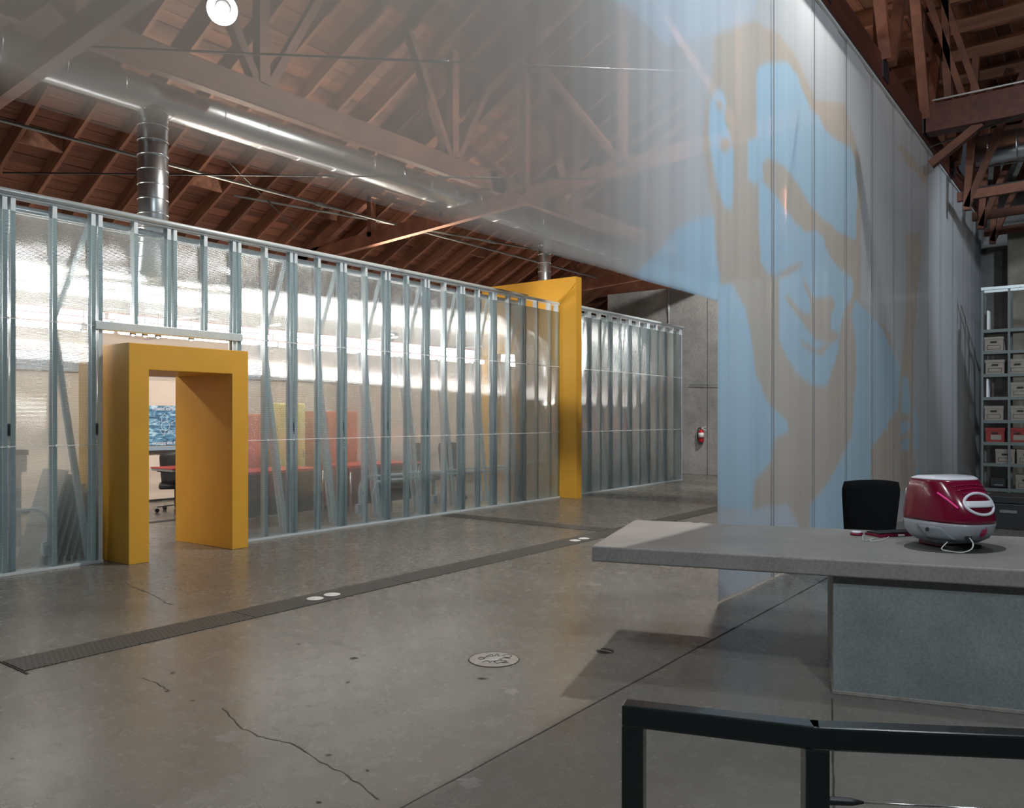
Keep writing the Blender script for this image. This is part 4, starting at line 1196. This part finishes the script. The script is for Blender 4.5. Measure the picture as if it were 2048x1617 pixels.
def strip(name, sa, sb, z0, z1, step, picture, dens):
    ns = max(8, int(round((sb - sa) / step))); nz = max(2, int(round((z1 - z0) / step)))
    ss = np.linspace(sa, sb, ns + 1); zz = np.linspace(z0, z1, nz + 1)
    G = np.empty((nz + 1, ns + 1, 4)); 
    SS, ZZ = np.meshgrid(ss, zz)
    X = SS * SH - TS * CH; D = SS * CH + TS * SH
    D = np.maximum(D, 0.3)
    U = 1024 + FPX * X / D; Vv = 835 - FPX * (ZZ - EYE) / D
    colr = np.empty(SS.shape + (3,)); 
    mixv = np.clip((SS - 2.0) / 4.5, 0, 1)[..., None]
    colr[:] = C_VAL * (1 - mixv) + C_NEU * mixv
    if picture:
        for group, cc in ((TAN, C_TAN), (PALE, C_PALE), (BLUE, C_BLUE), (TAN_IN, C_TAN)):
            m_ = np.zeros(SS.shape, bool)
            for pl in group: m_ |= inside(pl, U, Vv)
            colr[m_] = cc
        colr = blur(colr, 2)
    # folds: slight changes of density across each strip
    fold = 1 + np.clip((SS - 2.5) / 3, 0, 1) * (0.09 * np.sin(SS * 17.0 + 1.7 * np.sin(SS * 5.1)) + 0.06 * np.sin(SS * 37.0 + 2.0))
    al = dens * fold * np.interp(SS, [3.0, 6.5], [0.95, 1.25])
    hem = np.interp(ZZ - z0, [0, 0.03, 0.05, 0.12, 0.16], [0.25, 1.0, 1.25, 1.2, 1.0]) if z0 > 1 else np.interp(ZZ - z0, [0, 0.03], [0.4, 1.0])
    al = al * hem
    Y = TS + 0.006 * np.sin(SS * 5.3) + 0.0012 * np.sin(SS * 19.0 + 1.0) + 0.004 * np.sin(ZZ * 1.3 + SS)
    verts = np.stack([SS - 12.0, Y - TS, ZZ], -1).reshape(-1, 3)
    W_ = ns + 1
    jj, ii = np.meshgrid(np.arange(nz), np.arange(ns), indexing='ij')
    a = (jj * W_ + ii).ravel()
    faces = np.stack([a, a + 1, a + W_ + 1, a + W_], -1)
    me = bpy.data.meshes.new(name)
    me.vertices.add(len(verts)); me.vertices.foreach_set('co', verts.ravel())
    me.loops.add(faces.size); me.loops.foreach_set('vertex_index', faces.ravel())
    me.polygons.add(len(faces)); me.polygons.foreach_set('loop_start', np.arange(0, faces.size, 4))
    me.update(calc_edges=True)
    me.polygons.foreach_set('use_smooth', [True] * len(faces))
    ca = me.color_attributes.new('picture', 'FLOAT_COLOR', 'POINT')
    rgba = np.concatenate([colr, al[..., None]], -1).reshape(-1).astype(np.float32)
    ca.data.foreach_set('color', rgba)
    return link(name, me, M['scrim'], sf)
W0 = 6.17; WS = 1.22
k = 0
while W0 + k * WS < 20.9:
    sa = W0 + k * WS; sb = min(sa + WS, 21.0)
    pic = sa < 13.5
    strip('film_strip', sa, sb - 0.004, 0.015, ZB + 0.02, 0.022 if pic else 0.12, pic, 1.0)
    # heat-sealed edge
    box('seam_tape', (sb - 0.012, sb + 0.006, TS - 0.024, TS - 0.021, 0.02, ZB), M['scrim_seam'] if 'scrim_seam' in M else M.setdefault('scrim_seam', simple('clear_seam_tape', (0.20, 0.20, 0.21), 0.25)), sf)
    k += 1
k = 0
while W0 - k * WS > -1.6:
    sb = W0 - k * WS; sa = sb - WS
    strip('film_strip', sa, sb, 2.43, ZB + 0.02, 0.03 if sb > 4.0 else 0.10, sb > 3.5, 1.0)
    k += 1
box('head_rail', (-1.8, 21.0, TS - 0.035, TS - 0.01, ZB - 0.03, ZB), M['cable_white'], sf)

# ------------------------------------------------------------------ concrete counter
cfl = (0.47, 4.78)                      # front-left corner: lateral, distance
cd1 = Vector((0.3416, 0.9398)); cd2 = Vector((0.9398, -0.3416))
def cc(a, b_):
    q = Vector(cfl) + cd2 * a + cd1 * b_
    return w_from_cam(q.x, q.y)
CT = 0.74; CB = 0.645
ct = thing('concrete_counter', 'long cantilevered concrete counter slab on a concrete block base', 'counter', (*cc(1.8, 0.6), 0))
def quad_prism(name, a0_, a1_, b0_, b1_, z0, z1, mat, par, bevel=0.0, seg=2):
    pts = [cc(a0_, b0_), cc(a1_, b0_), cc(a1_, b1_), cc(a0_, b1_)]
    V = [(p_[0], p_[1], z0) for p_ in pts] + [(p_[0], p_[1], z1) for p_ in pts]
    return add(name, V, [(0, 3, 2, 1), (4, 5, 6, 7), (0, 1, 5, 4), (1, 2, 6, 5), (2, 3, 7, 6), (3, 0, 4, 7)], mat, par, bevel=bevel, seg=seg)
quad_prism('slab', 0, 3.6, 0, 1.28, CB, CT, M['counter'], ct, bevel=0.012, seg=3)
quad_prism('pedestal', 1.33, 3.4, 0.055, 1.16, 0, CB, M['pedestal'], ct, bevel=0.006)
quad_prism('grout_foot', 1.326, 3.404, 0.050, 1.164, 0, 0.022, M['pale_patch'], ct, bevel=0.004)

# ------------------------------------------------------------------ computer on the counter
ip = w_from_cam(2.58, 4.74)
rear = Vector((-0.594, -0.805))
irot = math.atan2(rear.y, rear.x) - math.pi / 2       # local +Y points to the rear
ic = thing('desktop_computer', 'rounded translucent crimson and white all-in-one computer seen from behind', 'computer', (ip[0], ip[1], CT), irot)
def im_rear(z):
    pts = [(0.022, 0.05), (0.04, 0.13), (0.07, 0.19), (0.11, 0.222), (0.16, 0.235), (0.20, 0.232), (0.25, 0.214), (0.30, 0.186), (0.35, 0.150), (0.385, 0.120), (0.405, 0.098), (0.415, 0.07)]
    return float(np.interp(z, [a for a, _ in pts], [b_ for _, b_ in pts]))
def im_half(z):
    pts = [(0.022, 0.11), (0.04, 0.150), (0.07, 0.178), (0.11, 0.190), (0.16, 0.195), (0.22, 0.192), (0.30, 0.186), (0.36, 0.178), (0.40, 0.170), (0.415, 0.15)]
    return float(np.interp(z, [a for a, _ in pts], [b_ for _, b_ in pts]))
def im_front(z):
    pts = [(0.022, -0.10), (0.05, -0.17), (0.10, -0.20), (0.2, -0.205), (0.36, -0.185), (0.405, -0.165), (0.415, -0.14)]
    return float(np.interp(z, [a for a, _ in pts], [b_ for _, b_ in pts]))
NS = 48
def im_ring(z, grow=0.0):
    yr, yf, hw = im_rear(z) + grow, im_front(z) - grow, im_half(z) + grow
    ym = yf + 0.10
    out_ = []
    for k in range(NS):
        t = 2 * math.pi * k / NS
        cx_, sx_ = math.cos(t), math.sin(t)
        if sx_ >= 0:   # rear: tapered
            e = 0.78
            x_ = hw * math.copysign(abs(cx_) ** 0.72, cx_)
            y_ = ym + (yr - ym) * abs(sx_) ** e
        else:
            x_ = hw * math.copysign(abs(cx_) ** 0.35, cx_)
            y_ = ym + (yf - ym) * abs(sx_) ** 0.5
        out_.append((x_, y_, z))
    return out_
def im_shell(name, zs, mat, cap0, cap1, grow=0.0):
    V, F = [], []
    for z in zs: V += im_ring(z, grow)
    for j in range(len(zs) - 1):
        for k in range(NS):
            l = (k + 1) % NS
            F.append((j * NS + k, j * NS + l, (j + 1) * NS + l, (j + 1) * NS + k))
    if cap0: F.append(tuple(range(NS - 1, -1, -1)))
    if cap1: F.append(tuple((len(zs) - 1) * NS + k for k in range(NS)))
    return add(name, V, F, mat, ic, local=True, smooth=True)
im_shell('lower_shell', [0.022, 0.028, 0.04, 0.055, 0.07, 0.09, 0.11, 0.135, 0.158], M['im_ice'], True, True)
im_shell('upper_shell', [0.160, 0.18, 0.20, 0.225, 0.25, 0.275, 0.30, 0.325, 0.35, 0.37, 0.386, 0.398], M['im_red'], True, True)
im_shell('top_panel', [0.398, 0.405, 0.411, 0.415], M['im_white'], True, True, 0.001)
# front bezel and screen (facing away)
box('bezel', (-0.145, 0.145, -0.215, -0.16, 0.07, 0.34), M['im_white'], ic, local=True, bevel=0.02, seg=3)
box('screen', (-0.125, 0.125, -0.219, -0.213, 0.12, 0.34), M['black_plastic'], ic, local=True, bevel=0.004)
box('front_foot', (-0.09, 0.09, -0.16, 0.03, 0.0, 0.03), M['im_red_deep'], ic, local=True, bevel=0.008)
box('rear_foot', (-0.10, 0.10, 0.03, 0.12, 0.0, 0.024), M['black_plastic'], ic, local=True, bevel=0.006)
# handle, lying on the sloping back
def im_surf(x_, z, off=0.0):
    """point on the rear of the shell at lateral x and height z"""
    yr, yf, hw = im_rear(z), im_front(z), im_half(z)
    ym = yf + 0.10
    c_ = min(0.999, abs(x_) / hw) ** (1 / 0.72)
    s_ = math.sqrt(max(0.0, 1 - c_ * c_))
    y_ = ym + (yr - ym) * s_ ** 0.78
    return Vector((x_, y_ + off * 0.85, z + off * 0.5))
def on_surf(pts2, off, n=6):
    return [im_surf(a, b_, off) for a, b_ in pts2]
hz = 0.268
ell = [(0.098 * math.cos(2 * math.pi * k / 36), hz + 0.058 * math.sin(2 * math.pi * k / 36)) for k in range(36)]
v, f = tube_vf(on_surf(ell, 0.005), 0.0085, 8, False, True)
hd = add('handle_ring', v, f, M['im_white'], ic, local=True, smooth=True)
def surf_patch(name, outline_rows, off, mat, parent):
    V, F = [], []
    n = len(outline_rows[0])
    for row in outline_rows:
        V += [tuple(im_surf(a, b_, off)) for a, b_ in row]
    for j in range(len(outline_rows) - 1):
        for k in range(n - 1):
            F.append((j * n + k, j * n + k + 1, (j + 1) * n + k + 1, (j + 1) * n + k))
    o = add(name, V, F, mat, parent, local=True, smooth=True)
    so = o.modifiers.new('thick', 'SOLIDIFY'); so.thickness = 0.004; so.offset = 0
    return o
xs = [0.098 * (-1 + 2 * k / 14) for k in range(15)]
surf_patch('handle_grip', [[(x_, hz - 0.019 + 0.034 * j / 3) for x_ in [q * 0.98 for q in xs]] for j in range(4)], 0.009, M['im_white'], hd)
# dark well behind the handle
rows = []
for j in range(7):
    b_ = -0.052 + 0.104 * j / 6
    hw_ = 0.090 * math.sqrt(max(0, 1 - (b_ / 0.056) ** 2))
    rows.append([(hw_ * (-1 + 2 * k / 12), hz + b_) for k in range(13)])
surf_patch('handle_well', rows, 0.002, M['im_red_deep'], ic)
# vent arcs above the handle
for j in range(3):
    za = 0.335 + 0.019 * j
    wv = 0.085 + 0.014 * j
    arc = [(wv * (-1 + 2 * k / 16), za - 0.012 * (-1 + 2 * k / 16) ** 2) for k in range(17)]
    v, f = tube_vf(on_surf(arc, 0.001), 0.0042, 6)
    vt = add('vent_arc', v, f, M['im_red_deep'], ic, local=True, smooth=True)
    dots = []
    for k in range(1, 16):
        p_ = im_surf(arc[k][0], arc[k][1], 0.005)
        dots.append(box_vf(p_.x - 0.0016, p_.x + 0.0016, p_.y - 0.001, p_.y + 0.002, p_.z - 0.002, p_.z + 0.002))
    v, f = joinvf(dots)
    add('vent_hole', v, f, M['im_pink'], vt, local=True)
# pink crease on the side, port door, cable hole
v, f = tube_vf([im_surf(0.165, 0.325, 0.004), im_surf(0.150, 0.29, 0.005), im_surf(0.128, 0.245, 0.005)], 0.006, 6)
add('pink_crease', v, f, M['im_pink'], ic, local=True)
def side_pt(y_, z, off=0.0):
    """point on the side (+X) of the shell"""
    yr, yf, hw = im_rear(z), im_front(z), im_half(z)
    ym = yf + 0.10
    if y_ <= ym: return Vector((hw + off, y_, z))
    s_ = min(0.999, ((y_ - ym) / (yr - ym))) ** (1 / 0.78)
    c_ = math.sqrt(max(0.0, 1 - s_ * s_))
    return Vector((hw * c_ ** 0.72 + off, y_ + off * 0.4, z))
rows = [[side_pt(-0.06 + 0.16 * k / 10 + 0.012 * j, 0.135 - 0.016 * j, 0.0035) for k in range(11)] for j in range(6)]
V = [tuple(p_) for r_ in rows for p_ in r_]; F = [(j * 11 + k, j * 11 + k + 1, (j + 1) * 11 + k + 1, (j + 1) * 11 + k) for j in range(5) for k in range(10)]
pd = add('port_door', V, F, M['im_ice2'], ic, local=True, smooth=True)
so = pd.modifiers.new('thick', 'SOLIDIFY'); so.thickness = 0.004; so.offset = 0
cpt = side_pt(0.015, 0.112, 0.007)
v, f = lathe_vf([(0.0125, 0.0), (0.0125, 0.002), (0.0, 0.0022)], 0, 0, 18)
add('finger_hole', [tuple(Matrix.Translation(cpt) @ Matrix.Rotation(math.radians(78), 4, 'Y') @ Vector(x_)) for x_ in v], f, M['ink'], pd, local=True)
hole = im_surf(0.075, 0.083, 0.002)
v, f = lathe_vf([(0.020, 0.0), (0.019, 0.003), (0.0, 0.0032)], 0, 0, 20)
nrm = Matrix.Rotation(math.radians(-20), 4, 'Z') @ Matrix.Rotation(math.radians(-100), 4, 'X')
add('power_socket', [tuple(Matrix.Translation(hole) @ nrm @ Vector(x_)) for x_ in v], f, M['ink'], ic, local=True)
pc = tube('power_cable', bez([im_surf(0.07, 0.08, 0.006), (0.085, 0.235, 0.055), (0.10, 0.235, 0.025), (0.125, 0.20, 0.004), (0.16, 0.15, 0.004), (0.17, 0.10, 0.01), side_pt(0.10, 0.05, 0.008)], 6), 0.0035, M['cable_white'], ic, 7, local=True)
# bitten-fruit emblem on the back
def emblem():
    body = [(0, -0.030), (0.006, -0.032), (0.014, -0.030), (0.022, -0.020), (0.026, -0.008), (0.019, -0.003), (0.016, 0.004), (0.018, 0.011), (0.023, 0.015), (0.017, 0.020), (0.009, 0.020), (0, 0.017), (-0.009, 0.020), (-0.017, 0.019), (-0.024, 0.010), (-0.026, -0.002), (-0.022, -0.018), (-0.014, -0.030), (-0.006, -0.032)]
    leaf = [(0.0, 0.022), (0.002, 0.031), (0.009, 0.037), (0.010, 0.030), (0.006, 0.024)]
    out_ = []
    for poly in (body, leaf):
        cx_ = sum(a for a, _ in poly) / len(poly); cz_ = sum(b_ for _, b_ in poly) / len(poly)
        pts = [(cx_, cz_)] + poly
        V = [tuple(im_surf(-(a) * 0.9 - 0.004, 0.112 + b_ * 0.9, 0.0025)) for a, b_ in pts]
        n = len(poly)
        F = [(0, k + 1, (k + 1) % n + 1) for k in range(n)]
        out_.append((V, F))
    v, f = joinvf(out_)
    o = add('fruit_emblem', v, f, simple('emblem_crimson', (0.38, 0.01, 0.08), 0.35), ic, local=True)
    o['label'] = 'small crimson bitten-fruit emblem'
emblem()
# keyboard and mouse behind the computer
def cpos(u, v, z):
    d = FPX * (EYE - z) / (v - 835.0)
    return w_from_cam((u - 1024) / FPX * d, d)
mp_ = cpos(1713, 1071, CT)
ms = thing('computer_mouse', 'round crimson and white puck mouse lying on the counter', 'mouse', (mp_[0], mp_[1], CT), 0)
lathe('body', [(0.038, 0.0), (0.041, 0.006), (0.040, 0.014), (0.034, 0.019)], 0, 0, M['im_red'], ms, 24, local=True)
lathe('button_cap', [(0.033, 0.018), (0.031, 0.024), (0.022, 0.028), (0.0, 0.030)], 0, 0, M['im_white'], ms, 24, local=True)
kb = cpos(1785, 1071, CT)
kd = thing('keyboard', 'black-keyed crimson keyboard lying beside the computer on the counter', 'keyboard', (kb[0], kb[1], CT), irot)
box('tray', (-0.16, 0.16, -0.07, 0.07, 0.0, 0.018), M['im_red'], kd, local=True, bevel=0.005)
keys = []
for r_ in range(5):
    for q in range(15):
        x_ = -0.148 + q * 0.0202; y_ = -0.056 + r_ * 0.0225
        keys.append(box_vf(x_, x_ + 0.0175, y_, y_ + 0.019, 0.018, 0.026))
v, f = joinvf(keys)
ks = add('keys', v, f, M['black_plastic'], kd, local=True); ks['kind'] = 'stuff'
box('plug', (-0.02, 0.02, 0.068, 0.085, 0.004, 0.016), M['im_white'], kd, local=True, bevel=0.003)
cb = [(mp_[0] + 0.03, mp_[1] - 0.03, CT + 0.006)]
for (u, v_) in [(1728, 1084), (1748, 1078), (1740, 1084), (1765, 1082), (1780, 1074)]:
    q = cpos(u, v_, CT); cb.append((q[0], q[1], CT + 0.004))
mc = tube('mouse_cable', bez(cb, 6), 0.0025, M['cable_white'], ms, 6)
# dark swivel pad under the computer
pdp = thing('desk_pad', 'thin dark oval pad under the computer on the counter', 'pad', (ip[0], ip[1], CT), irot)
V = [(0.30 * math.cos(2 * math.pi * k / 40), 0.02 + 0.22 * math.sin(2 * math.pi * k / 40)) for k in range(40)]
prism('pad', V, 'z', 0.0, 0.002, simple('dark_smoked_vinyl', (0.05, 0.05, 0.048), 0.5), pdp, local=True)

# chair behind the counter
chp = w_from_cam((1727 - 1024) / FPX * 7.0, 7.0)
swivel_chair('office_chair', 'black upholstered chair back standing behind the counter', chp[0], chp[1], HEAD - math.radians(90) + math.radians(172) , M['black_fabric'], 0.44, 0.50, 0.48)

# ------------------------------------------------------------------ black steel railing in the foreground
rl = thing('guard_railing', 'black square-tube steel railing with a kink in the foreground', 'railing', (*w_from_cam(0.45, 1.75), 0))
RT = 0.842
g0 = w_from_cam((1268 - 1024) / FPX * 1.86, 1.86); g1 = w_from_cam((1630 - 1024) / FPX * 1.735, 1.735); g2 = w_from_cam((2300 - 1024) / FPX * 1.66, 1.66)
def rail_seg(name, a, b_, ext0, ext1):
    a = Vector((*a, RT - 0.025)); b_ = Vector((*b_, RT - 0.025)); d = (b_ - a).normalized()
    return beam(name, a - d * ext0, b_ + d * ext1, 0.05, 0.05, M['black_paint'], rl, bevel=0.005)
rail_seg('top_rail', g0, g1, 0.025, 0.012)
rail_seg('top_rail', g1, g2, 0.012, 0.025)
def post(p_, d):
    a = Vector((*p_, 0)); ang = math.atan2(d[1], d[0])
    c_, s_ = math.cos(ang) * 0.025, math.sin(ang) * 0.025
    V = []
    for z in (0, RT - 0.048):
        for (q, r_) in ((-1, -1), (1, -1), (1, 1), (-1, 1)):
            V.append((a.x + q * c_ - r_ * s_, a.y + q * s_ + r_ * c_, z))
    return add('post', V, [(0, 3, 2, 1), (4, 5, 6, 7), (0, 1, 5, 4), (1, 2, 6, 5), (2, 3, 7, 6), (3, 0, 4, 7)], M['black_paint'], rl, bevel=0.004)
post(g0, (g1[0] - g0[0], g1[1] - g0[1])); post(g1, (g2[0] - g1[0], g2[1] - g1[1])); post(g2, (g2[0] - g1[0], g2[1] - g1[1]))
dl = (Vector(g2) - Vector(g1)).normalized()
for zc in (0.677, 0.50, 0.32):
    a = Vector((g1[0], g1[1], zc)) + Vector((dl.x, dl.y, 0)) * 0.025; b_ = Vector((g2[0], g2[1], zc))
    dd = (b_ - a).normalized()
    cbl = tube('cable', [a, b_], 0.0025, M['chrome'], rl, 6)
    tube('turnbuckle', [a, a + dd * 0.008, a + dd * 0.05, a + dd * 0.075], [0.010, 0.009, 0.008, 0.003], M['steel_dark'], cbl, 10)

# ------------------------------------------------------------------ fire extinguisher on the end wall
kx = (1404 - 1024) / FPX
dE = (SE - 0.0) / (SH * kx + CH)
eT = dE * (SH - CH * kx); eS = SE + 0.03
fx = thing('fire_extinguisher', 'red fire extinguisher with a white label hung on the concrete end wall', 'fire extinguisher', (eS - 0.1, eT, 0.86))
cxe, cye = eS - 0.085, eT
lathe('cylinder', [(0.062, 0.86), (0.07, 0.87), (0.07, 1.10), (0.062, 1.14), (0.035, 1.165), (0.025, 1.18)], cxe, cye, M['ext_red'], fx, 20)
lathe('label_band', [(0.0712, 0.98), (0.0712, 1.10)], cxe, cye, M['white'], fx, 20)
lathe('strap', [(0.073, 0.955), (0.073, 0.975)], cxe, cye, M['ink'], fx, 20)
lathe('valve', [(0.02, 1.18), (0.024, 1.2), (0.018, 1.235)], cxe, cye, M['chrome'], fx, 12)
beam('handle', (cxe, cye - 0.01, 1.225), (cxe, cye - 0.13, 1.25), 0.022, 0.014, M['white'], fx)
beam('lever', (cxe, cye - 0.01, 1.21), (cxe, cye - 0.14, 1.16), 0.022, 0.014, M['white'], fx)
tube('hose', bez([(cxe, cye + 0.01, 1.22), (cxe, cye + 0.07, 1.21), (cxe, cye + 0.10, 1.12), (cxe, cye + 0.095, 0.98), (cxe, cye + 0.085, 0.90)], 5), 0.012, M['ink'], fx, 8)
box('hook', (eS - 0.03, eS, eT - 0.02, eT + 0.02, 1.12, 1.2), M['steel_dark'], fx)
rod('thin pipe running level along the concrete end wall', (SE - 0.02, 9.1, 2.35), (SE - 0.14, 6.4, 2.38), 0.010, 'galv', 'wall_pipe', 'pipe')
rod('thin vertical pipe on the upper end wall', (SE + 0.0, 9.7, 3.9), (SE + 0.0, 9.7, 4.93), 0.018, 'galv', 'wall_pipe', 'pipe')

# ------------------------------------------------------------------ shelving with archive boxes at the right edge
SX = 17.4
sh = thing('steel_shelving', 'tall grey steel shelving unit behind the end of the film', 'shelving', (SX + 0.2, 1.5, 0))
lev = [0.18, 0.645, 1.04, 1.45, 1.88, 2.31, 2.74, 3.14]
ups = [2.13, 1.70, 1.27, 0.84, 0.41]
for t in ups:
    for s_ in (SX, SX + 0.42):
        box('upright', (s_ - 0.018, s_ + 0.018, t - 0.018, t + 0.018, 0, 3.92), M['shelf_metal'], sh)
for z in lev:
    box('shelf_board', (SX - 0.01, SX + 0.43, 0.40, 2.14, z - 0.06, z), M['shelf_metal'], sh)
for s_ in (SX, SX + 0.42):
    box('top_rail', (s_ - 0.02, s_ + 0.02, 0.40, 2.15, 3.88, 3.93), M['galv'], sh)
v, f = box_vf(0, 0.36, 0, 0.30, 0, 0.25); bb_me = bpy.data.meshes.new('box_body'); bb_me.from_pydata(v, [], f); bb_me.materials.append(M['box_card'])
v, f = box_vf(-0.008, 0.368, -0.008, 0.308, 0.21, 0.262); bl_me = bpy.data.meshes.new('box_lid'); bl_me.from_pydata(v, [], f); bl_me.materials.append(M['box_card'])
v, f = box_vf(-0.012, -0.006, 0.10, 0.20, 0.15, 0.18); bh_me = bpy.data.meshes.new('hand_hole'); bh_me.from_pydata(v, [], f); bh_me.materials.append(M['ink'])
v, f = joinvf([box_vf(-0.003, 0.0, 0.04, 0.26, 0.10, 0.106), box_vf(-0.003, 0.0, 0.04, 0.26, 0.03, 0.036), box_vf(-0.003, 0.0, 0.04, 0.046, 0.03, 0.10), box_vf(-0.003, 0.0, 0.254, 0.26, 0.03, 0.10)])
bf_me = bpy.data.meshes.new('label_frame'); bf_me.from_pydata(v, [], f); bf_me.materials.append(M['ink'])
def red_variant(me):
    m2 = me.copy(); m2.materials.clear(); m2.materials.append(M['box_red']); return m2
bbr, blr = red_variant(bb_me), red_variant(bl_me)
rowname = {0: 'bottom', 1: 'second lowest', 2: 'third lowest', 3: 'fourth lowest', 4: 'fifth lowest', 5: 'third highest', 6: 'second highest', 7: 'top'}
layout = {1: [1.62, 1.28, 0.95], 2: [1.78, 1.42, 1.05], 3: [1.80, 1.38, 1.0], 4: [1.38, 1.02], 5: [1.78, 1.42, 1.05], 6: [1.80], 0: [1.3, 0.95]}
place = ['left', 'middle', 'right']
for li, ts in layout.items():
    for q, t in enumerate(ts):
        red = li == 2
        colr = 'red' if red else 'pale'
        bx = thing('archive_box', '%s cardboard archive box on the %s shelf of the steel shelving, %s one' % (colr, rowname[li], place[q] if len(ts) > 1 else 'only'), 'box', (SX + 0.045, t, lev[li]), group='archive boxes on the shelving')
        link('body', bbr if red else bb_me, None, bx)
        link('lid', blr if red else bl_me, None, bx)
        link('hand_hole', bh_me, None, bx)
        if not red: link('label_frame', bf_me, None, bx)
        else: box('paper_label', (-0.002, 0.0, 0.05, 0.22, 0.04, 0.13), M['box_card'], bx, local=True)
dm = thing('dark_machine', 'small dark machine on the bottom shelf of the steel shelving', 'machine', (SX + 0.05, 1.75, lev[0]))
box('casing', (0, 0.3, 0, 0.28, 0.0, 0.2), M['black_plastic'], dm, local=True, bevel=0.03)
box('front_strip', (-0.006, 0.01, 0.05, 0.2, 0.05, 0.07), M['chrome'], dm, local=True)
fo = thing('standing_folder', 'thin white folder standing on an upper shelf of the steel shelving', 'folder', (SX + 0.05, 2.03, lev[7]))
box('cover', (0, 0.28, 0, 0.03, 0, 0.36), M['white'], fo, local=True)
fo = thing('standing_folder', 'thin white folder standing on a middle shelf of the steel shelving', 'folder', (SX + 0.05, 2.04, lev[4]))
box('cover', (0, 0.28, 0, 0.03, 0, 0.34), M['white'], fo, local=True)
# low cases in front
for (s_, t0_, t1_, mt, lab) in [(12.6, 0.98, 1.50, 'black_plastic', 'low black equipment case with a steel latch beside the counter'), (12.5, 0.42, 0.94, 'navy', 'low navy equipment case at the right edge')]:
    cs = thing('equipment_case', lab, 'case', (s_ + 0.3, (t0_ + t1_) / 2, 0))
    box('body', (s_, s_ + 0.6, t0_, t1_, 0.0, 0.34), M[mt], cs, bevel=0.01)
    box('lid', (s_ - 0.004, s_ + 0.604, t0_ - 0.004, t1_ + 0.004, 0.345, 0.44), M[mt], cs, bevel=0.01)
    box('latch', (s_ - 0.02, s_ - 0.004, t0_ + 0.16, t0_ + 0.36, 0.22, 0.26), M['chrome'], cs)
lg = thing('wood_ledge', 'weathered wooden ledge under the steel shelving', 'ledge', (SX - 0.2, 1.2, 0))
box('board', (SX - 0.5, SX - 0.06, 0.3, 2.15, 0.02, 0.10), M['grey_board'], lg, bevel=0.006)
box('skid', (SX - 0.48, SX - 0.42, 0.35, 2.1, 0.0, 0.02), M['grey_board'], lg)
# rough pillar behind the shelving
pl = box('wall_pillar', (20.6, 21.2, 1.3, 2.05, 0, 5.55), M['col_conc'], bevel=0.03); tag(pl, 'rough concrete pillar rising behind the shelving', kind='structure')
